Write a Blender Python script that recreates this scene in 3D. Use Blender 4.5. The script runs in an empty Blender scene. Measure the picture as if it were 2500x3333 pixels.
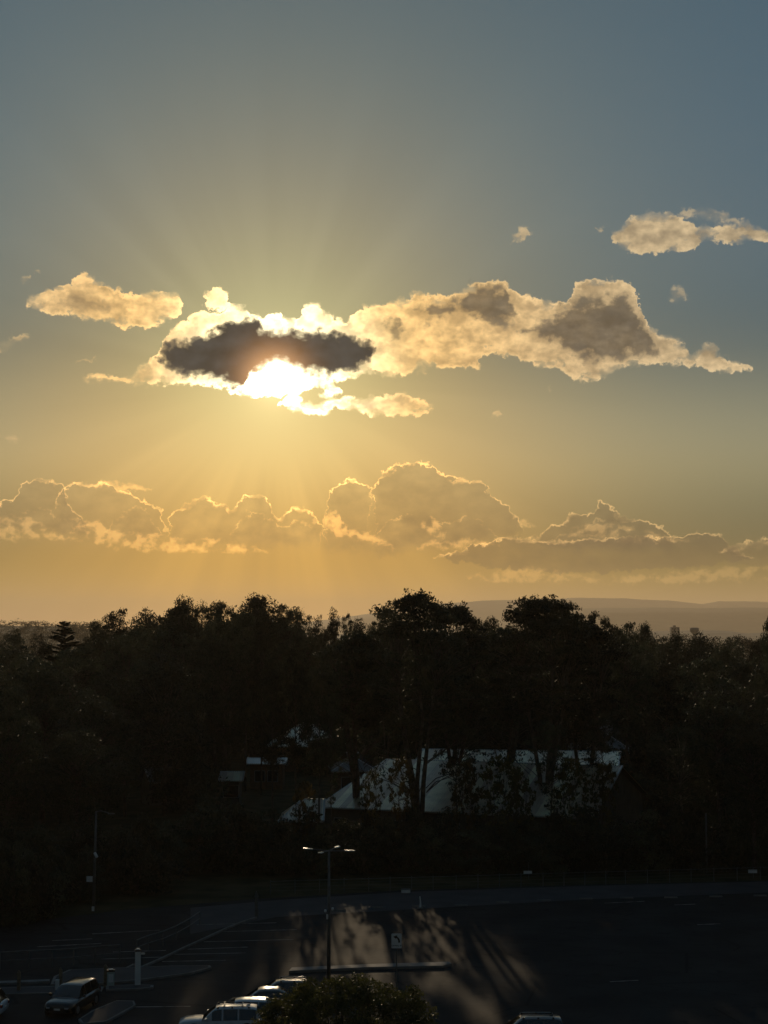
import bpy, bmesh, math, random
import numpy as np
from mathutils import Vector, Matrix

C = bpy.context.scene.collection
SC = bpy.context.scene
R = math.radians

# ------------------------------------------------------------------ camera
CAM_H = 22.0
FPX = 5200.0                       # focal length in photo pixels (2500 x 3333)
HORIZON = 2060.0
PITCH = math.atan((HORIZON - 1666.5) / FPX)
cd = bpy.data.cameras.new('camera')
cam = bpy.data.objects.new('camera', cd)
C.objects.link(cam)
cam.location = (0, 0, CAM_H)
cam.rotation_euler = (R(90) + PITCH, 0, 0)
cd.sensor_fit = 'HORIZONTAL'
cd.sensor_width = 36
cd.lens = FPX / 2500 * 36
cd.clip_start = 0.5
cd.clip_end = 90000
SC.camera = cam

SC.view_settings.view_transform = 'Standard'
SC.view_settings.look = 'None'
SC.view_settings.gamma = 1
SC.view_settings.exposure = 0
SC.view_settings.use_curve_mapping = False
SC.cycles.max_bounces = 5
SC.cycles.diffuse_bounces = 2
SC.cycles.glossy_bounces = 2
SC.cycles.transmission_bounces = 3
SC.cycles.transparent_max_bounces = 6
SC.cycles.volume_bounces = 0
SC.cycles.use_denoising = True
SC.cycles.sample_clamp_indirect = 4


def ray(xs, ys):
    """world direction of a photo pixel (2500 x 3333)"""
    u, v = (xs - 1250) / FPX, -(ys - 1666.5) / FPX
    c, s = math.cos(PITCH), math.sin(PITCH)
    return Vector((u, c - v * s, s + v * c))


def G(xs, ys, z=0.0):
    """the point of the level plane z that stands at a photo pixel"""
    d = ray(xs, ys)
    t = (z - CAM_H) / d.z
    return Vector((d.x * t, d.y * t, z))


def AT(xs, ys, dist):
    """the point at ground distance dist (along y) seen at a photo pixel"""
    d = ray(xs, ys)
    t = dist / d.y
    return Vector((d.x * t, dist, CAM_H + d.z * t))


def azel(xs, ys):
    d = ray(xs, ys).normalized()
    return math.degrees(math.atan2(d.x, d.y)), math.degrees(math.asin(d.z))


def DA(x, y):                      # azimuth, elevation of a point read off the 1659 px wide view
    return azel(x * 2500 / 1659, y * 2500 / 1659)


SUN_AZ, SUN_EL = DA(592, 822)
SUN = Vector((math.sin(R(SUN_AZ)) * math.cos(R(SUN_EL)), math.cos(R(SUN_AZ)) * math.cos(R(SUN_EL)), math.sin(R(SUN_EL))))

# ------------------------------------------------------------------ world
world = bpy.data.worlds.new('World')
SC.world = world
world.use_nodes = True
WT = world.node_tree
WT.nodes.clear()


class E:
    """a float socket with arithmetic"""
    def __init__(s, sock): s.s = sock
    def __add__(a, b): return M('ADD', a, b)
    def __radd__(a, b): return M('ADD', b, a)
    def __sub__(a, b): return M('SUBTRACT', a, b)
    def __rsub__(a, b): return M('SUBTRACT', b, a)
    def __mul__(a, b): return M('MULTIPLY', a, b)
    def __rmul__(a, b): return M('MULTIPLY', b, a)
    def __truediv__(a, b): return M('DIVIDE', a, b)
    def __neg__(a): return M('MULTIPLY', a, -1.0)


def M(op, *args):
    n = WT.nodes.new('ShaderNodeMath')
    n.operation = op
    for i, a in enumerate(args):
        if isinstance(a, E):
            WT.links.new(a.s, n.inputs[i])
        else:
            n.inputs[i].default_value = float(a)
    return E(n.outputs[0])


def mx(a, b): return M('MAXIMUM', a, b)
def mn(a, b): return M('MINIMUM', a, b)
def ex(a): return M('EXPONENT', a)


def sm(x, a, b):
    n = WT.nodes.new('ShaderNodeMapRange')
    n.interpolation_type = 'SMOOTHSTEP'
    WT.links.new(x.s, n.inputs['Value'])
    n.inputs['From Min'].default_value = a
    n.inputs['From Max'].default_value = b
    return E(n.outputs[0])


def noise(vec, scale, detail=5, rough=0.55, seed=0.0, colour=False, lac=2.0):
    n = WT.nodes.new('ShaderNodeTexNoise')
    n.noise_dimensions = '3D'
    WT.links.new(vec, n.inputs['Vector'])
    n.inputs['Scale'].default_value = scale
    n.inputs['Detail'].default_value = detail
    n.inputs['Roughness'].default_value = rough
    n.inputs['Lacunarity'].default_value = lac
    return n.outputs['Color'] if colour else E(n.outputs[0])


def vec(x, y, z=0.0):
    n = WT.nodes.new('ShaderNodeCombineXYZ')
    for i, a in enumerate((x, y, z)):
        if isinstance(a, E): WT.links.new(a.s, n.inputs[i])
        else: n.inputs[i].default_value = a
    return n.outputs[0]


def vmath(op, a, b):
    n = WT.nodes.new('ShaderNodeVectorMath')
    n.operation = op
    for i, q in enumerate((a, b)):
        if q is None: continue
        if isinstance(q, (tuple, list)): n.inputs[i].default_value = q
        elif isinstance(q, E): WT.links.new(q.s, n.inputs[3 if op == 'SCALE' else i])
        elif isinstance(q, float): n.inputs[3].default_value = q
        else: WT.links.new(q, n.inputs[i])
    return n.outputs['Value'] if op in ('DOT_PRODUCT', 'LENGTH') else n.outputs[0]


def col(c, f): return vmath('SCALE', c, f)
def vadd(a, b): return vmath('ADD', a, b)


def mixc(f, a, b):
    n = WT.nodes.new('ShaderNodeMix')
    n.data_type = 'RGBA'
    n.clamp_factor = True
    WT.links.new(f.s, n.inputs[0])
    for i, q in ((6, a), (7, b)):
        if isinstance(q, (tuple, list)): n.inputs[i].default_value = (*q, 1)
        else: WT.links.new(q, n.inputs[i])
    return n.outputs[2]


def sep(v):
    n = WT.nodes.new('ShaderNodeSeparateXYZ')
    WT.links.new(v, n.inputs[0])
    return [E(o) for o in n.outputs]


def ramp(f, stops):
    n = WT.nodes.new('ShaderNodeValToRGB')
    n.color_ramp.interpolation = 'CARDINAL'
    WT.links.new(f.s, n.inputs[0])
    el = n.color_ramp.elements
    while len(el) > 1: el.remove(el[-1])
    for i, (p, c) in enumerate(stops):
        e = el[0] if i == 0 else el.new(p)
        e.position = p
        e.color = (*c, 1)
    return n.outputs[0]


def srgb(r, g, b):
    f = lambda v: (v / 255 / 12.92) if v <= 10 else ((v / 255 + .055) / 1.055) ** 2.4
    return f(r), f(g), f(b)


tc = WT.nodes.new('ShaderNodeTexCoord')
N = vmath('NORMALIZE', tc.outputs['Generated'], None)
nx, ny, nz = sep(N)
AZ = M('ARCTAN2', nx, ny) * 57.29578
EL = M('ARCSINE', nz) * 57.29578
sd = E(vmath('DOT_PRODUCT', N, tuple(SUN)))
ANG = M('ARCCOSINE', mn(sd, 0.9999999)) * 57.29578     # degrees from the sun
ELP = mx(EL, 0.0)


def curve(x, pts, x0, x1, v0, v1):
    """value of a polyline at x, by a Float Curve node"""
    n = WT.nodes.new('ShaderNodeFloatCurve')
    cm = n.mapping
    cm.use_clip = False
    c = cm.curves[0]
    u = (x - x0) / (x1 - x0)
    WT.links.new(u.s, n.inputs['Value'])
    q = [((a - x0) / (x1 - x0), (b - v0) / (v1 - v0)) for a, b in pts]
    q.sort()
    while len(c.points) < len(q): c.points.new(0.5, 0.5)
    for p, (a, b) in zip(c.points, q):
        p.location = (min(max(a, 0), 1), min(max(b, 0), 1))
        p.handle_type = 'AUTO_CLAMPED'
    cm.update()
    return E(n.outputs[0]) * (v1 - v0) + v0


# billowing detail shared by every cloud
P = vec(AZ, EL)
nA = noise(P, 1.1, 2, .5, colour=True)
nB = noise(vadd(P, (7.3, 3.1, 5.0)), 3.0, 8, .60, colour=True)
ax, ay, _ = sep(nA)
bx, by, bz = sep(nB)
dX = AZ + (ax - .5) * .30 + (bx - .5) * .75
dY = EL + (ay - .5) * .22 + (by - .5) * .70
fine = noise(vec(AZ, EL * 1.25, 3.0), 2.2, 8, .55)          # 0..1 about .5
big = noise(vec(AZ * .9, EL * 1.5, 21.0), 1.0, 3, .5)
mid = noise(vec(AZ * .8, EL * 1.4, 9.0), 1.35, 4, .5)


def outline(top, bot, soft=.12):
    """distance in degrees inside an outline given in view pixels; also its height above the base"""
    T = [DA(*p) for p in top]
    B = [DA(*p) for p in bot]
    xs = [p[0] for p in T + B]
    ys = [p[1] for p in T + B]
    x0, x1, v0, v1 = min(xs) - .02, max(xs) + .02, min(ys) - .3, max(ys) + .3
    t = curve(dX, T, x0, x1, v0, v1)
    b = curve(dX, B, x0, x1, v0, v1)
    xe = mn(dX - x0, x1 - dX)
    return mn(mn(t - dY, dY - b), xe), t - dY, dY - b


# ---- clear sky: Nishita for the whole dome, warmed and dimmed by what the evening shows
nish = WT.nodes.new('ShaderNodeTexSky')
nish.sky_type = 'NISHITA'
nish.sun_disc = False
nish.sun_elevation = R(SUN_EL)
nish.sun_rotation = R(SUN_AZ)
nish.altitude = 60
nish.air_density = 1.2
nish.dust_density = 2.0
nish.ozone_density = 1.5
away = sm(ANG, 20, 100)
clear = ramp(ELP / 40.0, [
    (0.0, (.60, .37, .19)), (.04, (.30, .20, .055)), (.08, (.095, .100, .050)), (.16, (.225, .232, .158)),
    (.25, (.068, .120, .143)), (.36, (.053, .118, .171)), (.55, (.042, .101, .154)), (1.0, (.042, .090, .136))])
clear = col(clear, 1.0 - away * .62)
sky = vadd(clear, col(nish.outputs[0], 0.0004))
# warm glow about the sun, and its spread down to the horizon
A2 = ANG * ANG
dAZ = AZ - SUN_AZ
dEL = EL - SUN_EL
low = ex(-(dAZ * dAZ) / 95.0) * sm(-(dEL), -3.0, 6.0)
sky = vadd(sky, col((.122, .098, .015), ex(-A2 / 190.0)))
sky = vadd(sky, col((.43, .160, .012), low))
sky = vadd(sky, col((.249, .123, 0.0), ex(-A2 / 60.0)))
sky = vadd(sky, col((.17, .223, .105), ex(-A2 / 16.0)))
sky = vadd(sky, col((.9, .70, .34), ex(-ANG / .8) * .8))
# crepuscular rays: streaks that run out from the sun
th = M('ARCTAN2', dEL, dAZ)
rn = noise(vec(M('COSINE', th) * 1.6, M('SINE', th) * 1.6, 4.0), 3.2, 2, .5)
raydn = ex(-(ANG * ANG) / 90.0) * sm(ANG, 2.0, 5.5)
sky = col(sky, 1.0 + (rn - .5) * (raydn * .40 + ex(-A2 / 160.0) * sm(-(dEL), 2.5, 5.5) * .62))

out = sky


def put(mask, colour):
    global out
    out = mixc(mask, out, colour)


near = ex(-(ANG * ANG) / 9.0)              # 1 beside the sun
near2 = ex(-(ANG * ANG) / 60.0)
rimc = mixc(near, mixc(near2, (.68, .51, .29), (1.5, .86, .24)), (1.7, 1.35, .6))
rimc = mixc(ex(-(ANG * ANG) / 7.0), rimc, (4.2, 3.7, 2.3))

# ---- cumulus bank low over the horizon: dim bodies with a thin bright edge
BANK = [
    # top outline, bottom outline, body contrast
    ([(-60, 1110), (0, 1085), (30, 1073), (55, 1045), (90, 1037), (130, 1050), (150, 1085), (175, 1120), (205, 1150)],
     [(-60, 1160), (205, 1160)], .93),
    ([(120, 1090), (150, 1050), (200, 1043), (260, 1055), (310, 1080), (345, 1098), (352, 1120), (365, 1150)],
     [(120, 1180), (365, 1180)], .97),
    ([(365, 1160), (375, 1115), (400, 1090), (440, 1078), (480, 1088), (495, 1100), (530, 1072), (560, 1068), (585, 1095), (600, 1118), (640, 1100), (690, 1128), (705, 1165)],
     [(365, 1190), (705, 1190)], .95),
    ([(690, 1180), (700, 1120), (718, 1060), (750, 1038), (790, 1045), (806, 1080), (812, 1150)],
     [(690, 1200), (812, 1200)], .93),
    ([(795, 1120), (803, 1060), (830, 1022), (870, 1002), (915, 1000), (960, 1022), (1000, 1036), (1045, 1036), (1062, 1072), (1095, 1092), (1118, 1125), (1135, 1160)],
     [(795, 1215), (1135, 1165)], .88),
    ([(1150, 1165), (1185, 1140), (1215, 1133), (1240, 1105), (1275, 1110), (1300, 1086), (1330, 1106), (1365, 1118), (1420, 1135), (1460, 1165)],
     [(1150, 1200), (1460, 1200)], .84),
    ([(940, 1205), (1040, 1175), (1110, 1160), (1180, 1172), (1300, 1165), (1420, 1160), (1470, 1155), (1540, 1153), (1575, 1180), (1630, 1206)],
     [(940, 1208), (1060, 1226), (1180, 1236), (1320, 1238), (1450, 1228), (1560, 1220), (1630, 1210)], .80),
    ([(1560, 1190), (1610, 1172), (1700, 1166)], [(1560, 1225), (1700, 1225)], .9),
]
rimw = .35 + sm(mid + (fine - .5) * .5, .36, .62) * 1.5
bank_tone = (fine - .5) * .30 + (mid - .5) * .40
for i, (t, b, k) in enumerate(BANK):
    e, dt, db = outline(t, b)
    m = sm(e, 0.0, .05)
    body = vadd(col(out, 1.0 + bank_tone - (1.0 - k) * 1.5 - .07), col((.06, .04, .03), .35))
    fade = sm(db, 0.0, .85) if i < 6 else sm(db, 0.0, .10)
    rim = sm(e, -.04, .01) * (1.0 - sm(dt * rimw, .02, .11)) * (.12 + sm(fine * .6 + mid * .4, .40, .58) * 1.0) * fade
    put(m * sm(db, -.02, .45 if i < 6 else .08) * sm(mn(dX - DA(t[0][0], 1100)[0], DA(t[-1][0], 1100)[0] - dX), .0, .35), body)
    out = vadd(out, col(vmath('MULTIPLY', rimc, (.30, .24, .16)), rim * (2.6 + near2 * 2.6)))
for t, b in [([(820, 1150), (850, 1120), (880, 1112), (915, 1128), (940, 1120), (975, 1130), (1010, 1118), (1050, 1135), (1075, 1160)], [(820, 1200), (1075, 1175)]),
             ([(20, 1140), (60, 1105), (95, 1098), (125, 1120), (150, 1118), (190, 1150)], [(20, 1165), (190, 1165)]),
             ([(230, 1150), (270, 1105), (300, 1098), (330, 1125), (350, 1150)], [(230, 1175), (350, 1172)]),
             ([(500, 1160), (520, 1125), (550, 1105), (585, 1120), (610, 1135), (650, 1125), (690, 1155)], [(500, 1185), (690, 1180)]),
             ([(1190, 1175), (1225, 1150), (1260, 1142), (1300, 1120), (1335, 1140), (1380, 1150), (1420, 1172)], [(1190, 1205), (1420, 1200)])]:
    e, dt, db = outline(t, b)
    put(sm(e, .0, .07) * sm(db, .0, .5) * .8, vadd(col(out, .93 + bank_tone), col((.05, .035, .02), .35)))
    rim = sm(e, -.04, .01) * (1.0 - sm(dt * rimw, .02, .10)) * sm(fine * .6 + mid * .4, .44, .60)
    out = vadd(out, col(vmath('MULTIPLY', rimc, (.30, .24, .16)), rim * (1.0 + near2 * 1.6)))
# torn bright strips below and between them
wis = [
    ([(-40, 1125), (30, 1112), (90, 1128), (150, 1160)], [(-40, 1160), (60, 1166), (150, 1168)]),
    ([(150, 1150), (200, 1122), (235, 1140), (300, 1150), (380, 1158), (470, 1165), (580, 1186)], [(150, 1170), (300, 1188), (450, 1192), (580, 1192)]),
    ([(205, 1045), (230, 1036), (265, 1042), (300, 1043), (325, 1050)], [(205, 1052), (265, 1056), (325, 1056)]),
    ([(700, 1110), (725, 1100), (745, 1130), (800, 1150), (850, 1175)], [(700, 1145), (760, 1165), (850, 1185)]),
    ([(905, 1130), (930, 1115), (950, 1125), (960, 1150)], [(905, 1140), (930, 1160), (960, 1158)]),
    ([(900, 1180), (960, 1163), (1030, 1165), (1080, 1170)], [(900, 1190), (1000, 1185), (1080, 1178)]),
    ([(1230, 1130), (1290, 1128), (1340, 1132), (1420, 1148), (1500, 1165)], [(1230, 1160), (1340, 1165), (1500, 1172)]),
    ([(1010, 1240), (1150, 1225), (1300, 1243), (1500, 1228), (1700, 1222)], [(1010, 1250), (1300, 1262), (1700, 1252)]),
    ([(1120, 1130), (1138, 1122), (1160, 1135)], [(1120, 1138), (1160, 1140)]),
]
for t, b in wis:
    e, dt, db = outline(t, b)
    m = sm(e, -.04, .14) * sm(fine + by * .4, .58, .80)
    out = vadd(out, col(vmath('MULTIPLY', rimc, (.24, .18, .11)), m * (1.5 + near2 * 2.2)))

# ---- sun behind the thin lower edge of the main cloud
disc = sm(-(ANG), -.62, -.30)

# ---- the main clouds
CL = [
    # long cloud: outer outline
    ([(185, 812), (235, 805), (268, 815), (300, 792), (340, 760), (365, 715), (400, 690), (440, 672), (480, 672), (512, 655), (560, 684), (600, 674), (640, 690), (664, 655), (705, 672), (750, 688), (775, 662), (820, 655), (860, 650), (905, 634), (960, 636), (1020, 614), (1075, 604), (1110, 628), (1150, 643), (1215, 652), (1240, 622), (1290, 598), (1340, 604), (1375, 634), (1395, 690), (1430, 718), (1475, 735), (1500, 762), (1525, 735), (1560, 768), (1625, 793)],
     [(185, 824), (235, 824), (275, 833), (350, 830), (450, 838), (540, 856), (600, 858), (650, 846), (705, 835), (760, 822), (800, 806), (850, 815), (885, 815), (905, 795), (960, 797), (1035, 795), (1050, 764), (1110, 772), (1160, 790), (1210, 800), (1255, 824), (1310, 812), (1350, 790), (1420, 786), (1480, 790), (1560, 803), (1625, 802)]),
    ([(55, 645), (95, 628), (140, 618), (182, 592), (215, 612), (245, 618), (285, 634), (340, 628), (380, 634), (395, 655)],
     [(55, 664), (120, 680), (200, 690), (260, 706), (310, 711), (350, 698), (385, 680), (395, 662)]),
    ([(438, 660), (448, 628), (462, 617), (480, 624), (497, 662)], [(438, 668), (465, 672), (497, 668)]),
    ([(606, 872), (640, 850), (655, 868), (690, 872), (722, 862), (740, 860), (775, 860), (830, 852), (870, 850), (905, 862), (940, 880)],
     [(606, 874), (640, 895), (690, 897), (740, 888), (800, 898), (850, 902), (900, 898), (940, 884)]),
    ([(690, 848), (712, 824), (742, 846)], [(690, 856), (715, 862), (742, 856)]),
    ([(1318, 512), (1345, 485), (1400, 458), (1450, 456), (1485, 475), (1510, 490), (1560, 484), (1600, 478), (1640, 490), (1720, 500)],
     [(1318, 518), (1345, 540), (1400, 550), (1450, 545), (1500, 535), (1530, 522), (1590, 528), (1640, 524), (1720, 526)]),
    ([(1470, 455), (1510, 442), (1560, 458), (1620, 480)], [(1470, 468), (1520, 475), (1560, 482), (1620, 488)]),
    ([(-40, 745), (0, 742), (25, 728), (45, 720), (60, 728)], [(-40, 765), (0, 762), (25, 752), (60, 735)]),
    ([(1020, 790), (1035, 770), (1046, 788)], [(1020, 800), (1046, 796)]),
    ([(905, 800), (915, 780), (925, 800)], [(905, 812), (925, 810)]),
    ([(1288, 496), (1298, 486), (1306, 494)], [(1288, 506), (1306, 500)]),
    ([(1180, 838), (1188, 832), (1196, 840)], [(1180, 846), (1196, 846)]),
    ([(75, 588), (82, 582), (90, 592)], [(75, 596), (90, 598)]),
    ([(8, 944), (30, 938), (55, 950)], [(8, 950), (30, 958), (55, 956)]),
    ([(1105, 515), (1125, 490), (1148, 495)], [(1105, 525), (1125, 522), (1148, 508)]),
    ([(1445, 635), (1465, 620), (1488, 638)], [(1445, 645), (1465, 655), (1488, 645)]),
    ([(45, 600), (55, 592), (65, 602)], [(45, 612), (55, 620), (65, 610)]),
    ([(1062, 888), (1072, 882), (1084, 892)], [(1062, 896), (1072, 900), (1084, 898)]),
    ([(158, 782), (180, 776), (205, 772)], [(158, 788), (180, 786), (205, 780)]),
]
crisp = .28 + sm(mid + (by - .5) * .3, .40, .60) * 1.6
billow = 1.0 - M('ABSOLUTE', noise(vec(AZ, EL * 1.1, 31.0), 2.4, 5, .5) - .5) * 3.0
for i, (t, b) in enumerate(CL):
    e, dt, db = outline(t, b)
    hard = .13 if i < 6 else .20
    thin = sm((e + (fine - .5) * .22) * crisp, -.02, hard)
    # the inside: cream with soft greyer folds, brighter towards the rim
    fold = sm(big * .62 + fine * .38, .38, .66)
    lit = mixc(fold, vmath('MULTIPLY', rimc, (.52, .52, .54)), rimc)
    lit = mixc(sm(e, .02, .24), rimc, lit)
    lit = col(lit, .54 + (fine * .5 + .5 * by) * .72 + billow * .26)
    if i >= 5: thin = thin * (.85 if i == 5 else .5)
    put(thin, lit)

# the rims close to the sun flare to white
white = ex(-(ANG * ANG) / 3.4)
# dark hearts of the long cloud
HEART = [
    ([(340, 760), (366, 742), (415, 726), (455, 712), (492, 692), (540, 684), (572, 702), (612, 706), (655, 714), (700, 710), (745, 712), (790, 728), (818, 748)],
     [(340, 782), (380, 808), (430, 820), (480, 832), (520, 842), (537, 822), (560, 800), (600, 786), (650, 802), (700, 812), (750, 806), (795, 785), (815, 760)], srgb(74, 76, 76), 1.0, .10),
    ([(870, 665), (920, 650), (975, 645), (1030, 618), (1075, 612), (1105, 650), (1125, 690)],
     [(870, 672), (930, 695), (1000, 692), (1060, 705), (1125, 700)], srgb(88, 90, 86), .80, .28),
    ([(830, 700), (850, 690), (868, 715)], [(830, 725), (850, 740), (868, 728)], srgb(104, 98, 84), .7, .2),
    ([(1120, 700), (1180, 690), (1230, 655), (1290, 640), (1350, 640), (1385, 690), (1415, 735), (1425, 760)],
     [(1120, 715), (1170, 740), (1230, 765), (1300, 785), (1370, 775), (1425, 765)], srgb(84, 86, 84), .80, .30),
    ([(1230, 640), (1290, 625), (1330, 640)], [(1230, 660), (1290, 675), (1330, 660)], srgb(120, 112, 96), .6, .2),
    ([(125, 650), (170, 628), (210, 640), (240, 662)], [(125, 662), (180, 676), (240, 672)], srgb(150, 130, 100), .6, .2),
]
for t, b, c, k, w in HEART:
    e, dt, db = outline(t, b)
    ragged = e + (fine - .5) * (.85 if w < .2 else 1.5) + (mid - .5) * (.1 if w < .2 else .9)
    m = (sm(ragged, -.14, .34 if w < .2 else .44) * .65 + sm(ragged, -.02, .14 if w < .2 else .34) * .35) * k
    glow = ex(-(ANG * ANG) / 1.1)
    cc = vadd(col(c, .55 + (mid - .5) * .8 + (fine - .5) * .9), col((1.0, .46, .16), glow * 1.1))
    put(m, cc)

# the sun itself, through the thin lower edge of the cloud
e, dt, db = outline([(515, 838), (540, 812), (565, 797), (600, 785), (635, 800), (655, 818), (665, 828)],
                    [(515, 842), (560, 852), (600, 855), (635, 846), (665, 832)])
put(sm(e, -.06, .2), (11.0, 9.5, 6.5))
out = vadd(out, col((1.0, .74, .36), ex(-(ANG) / .28) * .9))
# below the horizon the dome goes on as dim haze
out = mixc(sm(EL, -3.0, -.3), srgb(70, 60, 48), out)

bg = WT.nodes.new('ShaderNodeBackground')
WT.links.new(out, bg.inputs['Color'])
bg.inputs['Strength'].default_value = 1.0
wo = WT.nodes.new('ShaderNodeOutputWorld')
WT.links.new(bg.outputs[0], wo.inputs['Surface'])
world.cycles.sampling_method = 'MANUAL'
world.cycles.sample_map_resolution = 1024

# ------------------------------------------------------------------ the sun lamp
ld = bpy.data.lights.new('sun', 'SUN')
ld.energy = 1.8
ld.angle = R(.53)
ld.color = (1.0, .76, .48)
sun = bpy.data.objects.new('sun', ld)
C.objects.link(sun)
sun.rotation_euler = SUN.to_track_quat('Z', 'Y').to_euler()

# ------------------------------------------------------------------ materials
def mat(name, base, rough=.8, metal=0.0, var=.25, scale=3.0, bump=0.0, bscale=30.0, spec=.5, coat=0.0, second=None, translucent=0.0, emit=None, objvar=0.0):
    m = bpy.data.materials.new(name)
    m.use_nodes = True
    nt = m.node_tree
    b = nt.nodes['Principled BSDF']
    b.inputs['Roughness'].default_value = rough
    b.inputs['Metallic'].default_value = metal
    b.inputs['Specular IOR Level'].default_value = spec
    b.inputs['Coat Weight'].default_value = coat
    b.inputs['Coat Roughness'].default_value = .06
    t = nt.nodes.new('ShaderNodeTexCoord')
    n = nt.nodes.new('ShaderNodeTexNoise')
    n.inputs['Scale'].default_value = scale
    n.inputs['Detail'].default_value = 6
    nt.links.new(t.outputs['Object'], n.inputs['Vector'])
    mxn = nt.nodes.new('ShaderNodeMix')
    mxn.data_type = 'RGBA'
    a = tuple(c * (1 - var) for c in base)
    z = second if second else tuple(min(c * (1 + var), 1) for c in base)
    mxn.inputs[6].default_value = (*a, 1)
    mxn.inputs[7].default_value = (*z, 1)
    mr = nt.nodes.new('ShaderNodeMapRange')
    mr.inputs[1].default_value = .35
    mr.inputs[2].default_value = .65
    nt.links.new(n.outputs[0], mr.inputs[0])
    nt.links.new(mr.outputs[0], mxn.inputs[0])
    outc = mxn.outputs[2]
    if objvar:
        oi = nt.nodes.new('ShaderNodeObjectInfo')
        hs = nt.nodes.new('ShaderNodeHueSaturation')
        m1 = nt.nodes.new('ShaderNodeMapRange')
        m1.inputs[3].default_value = 1 - objvar
        m1.inputs[4].default_value = 1 + objvar
        m2 = nt.nodes.new('ShaderNodeMapRange')
        m2.inputs[3].default_value = .47
        m2.inputs[4].default_value = .52
        nt.links.new(oi.outputs['Random'], m1.inputs[0])
        nt.links.new(oi.outputs['Random'], m2.inputs[0])
        nt.links.new(m1.outputs[0], hs.inputs['Value'])
        nt.links.new(m2.outputs[0], hs.inputs['Hue'])
        nt.links.new(outc, hs.inputs['Color'])
        outc = hs.outputs[0]
    nt.links.new(outc, b.inputs['Base Color'])
    if bump:
        n2 = nt.nodes.new('ShaderNodeTexNoise')
        n2.inputs['Scale'].default_value = bscale
        n2.inputs['Detail'].default_value = 5
        nt.links.new(t.outputs['Object'], n2.inputs['Vector'])
        bp = nt.nodes.new('ShaderNodeBump')
        bp.inputs['Strength'].default_value = bump
        bp.inputs['Distance'].default_value = .02
        nt.links.new(n2.outputs[0], bp.inputs['Height'])
        nt.links.new(bp.outputs[0], b.inputs['Normal'])
    if translucent:
        tr = nt.nodes.new('ShaderNodeBsdfTranslucent')
        nt.links.new(outc, tr.inputs['Color'])
        ms = nt.nodes.new('ShaderNodeMixShader')
        ms.inputs[0].default_value = translucent
        nt.links.new(b.outputs[0], ms.inputs[1])
        nt.links.new(tr.outputs[0], ms.inputs[2])
        nt.links.new(ms.outputs[0], nt.nodes['Material Output'].inputs['Surface'])
    if emit:
        b.inputs['Emission Color'].default_value = (*emit[0], 1)
        b.inputs['Emission Strength'].default_value = emit[1]
    return m


M_FAR = mat('far_leaves', (.03, .036, .022), .9, var=.3, scale=.05, objvar=.1, spec=.1)
M_LEAF = mat('gum_leaves', (.048, .062, .036), .6, var=.4, scale=.5, second=(.085, .09, .05), translucent=.2, objvar=.5, spec=.3)
M_LEAFB = mat('bush_leaves', (.035, .05, .014), .5, var=.4, scale=1.2, second=(.10, .10, .026), translucent=.4, spec=.4)
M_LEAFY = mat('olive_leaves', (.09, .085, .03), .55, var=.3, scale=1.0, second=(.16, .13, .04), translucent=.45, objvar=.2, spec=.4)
M_NEEDLE = mat('needles', (.03, .045, .02), .7, var=.3, scale=1.0, translucent=.1)
M_BARK = mat('bark', (.11, .085, .065), .9, var=.45, scale=2.0, bump=.4, bscale=12, objvar=.25)
M_GRASS = mat('grass_ground', (.045, .05, .022), .95, var=.4, scale=.35, second=(.075, .065, .035), bump=.5, bscale=6, spec=.1)
M_ASPH = mat('asphalt', (.027, .028, .030), .88, var=.25, scale=.22, second=(.038, .038, .039), bump=.35, bscale=40, spec=.12)
def weather_asphalt(m):
    nt = m.node_tree
    b = nt.nodes['Principled BSDF']
    src = b.inputs['Base Color'].links[0].from_socket
    t = nt.nodes.new('ShaderNodeTexCoord')
    mp = nt.nodes.new('ShaderNodeMapping')
    mp.inputs['Scale'].default_value = (.05, .13, 1)
    nt.links.new(t.outputs['Object'], mp.inputs[0])
    v = nt.nodes.new('ShaderNodeTexVoronoi')
    v.feature = 'DISTANCE_TO_EDGE'
    v.inputs['Scale'].default_value = 1.6
    nt.links.new(mp.outputs[0], v.inputs['Vector'])
    cr = nt.nodes.new('ShaderNodeMapRange')
    cr.inputs[1].default_value = 0.0
    cr.inputs[2].default_value = .012
    cr.inputs[3].default_value = .45
    cr.inputs[4].default_value = 1.0
    nt.links.new(v.outputs['Distance'], cr.inputs[0])
    n = nt.nodes.new('ShaderNodeTexNoise')
    n.inputs['Scale'].default_value = .9
    n.inputs['Detail'].default_value = 4
    nt.links.new(t.outputs['Object'], n.inputs['Vector'])
    st = nt.nodes.new('ShaderNodeMapRange')
    st.inputs[1].default_value = .60
    st.inputs[2].default_value = .70
    st.inputs[3].default_value = 1.0
    st.inputs[4].default_value = .55
    nt.links.new(n.outputs[0], st.inputs[0])
    mu = nt.nodes.new('ShaderNodeMath')
    mu.operation = 'MULTIPLY'
    nt.links.new(cr.outputs[0], mu.inputs[0])
    nt.links.new(st.outputs[0], mu.inputs[1])
    vm = nt.nodes.new('ShaderNodeVectorMath')
    vm.operation = 'SCALE'
    nt.links.new(src, vm.inputs[0])
    nt.links.new(mu.outputs[0], vm.inputs[3])
    nt.links.new(vm.outputs[0], b.inputs['Base Color'])


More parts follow.
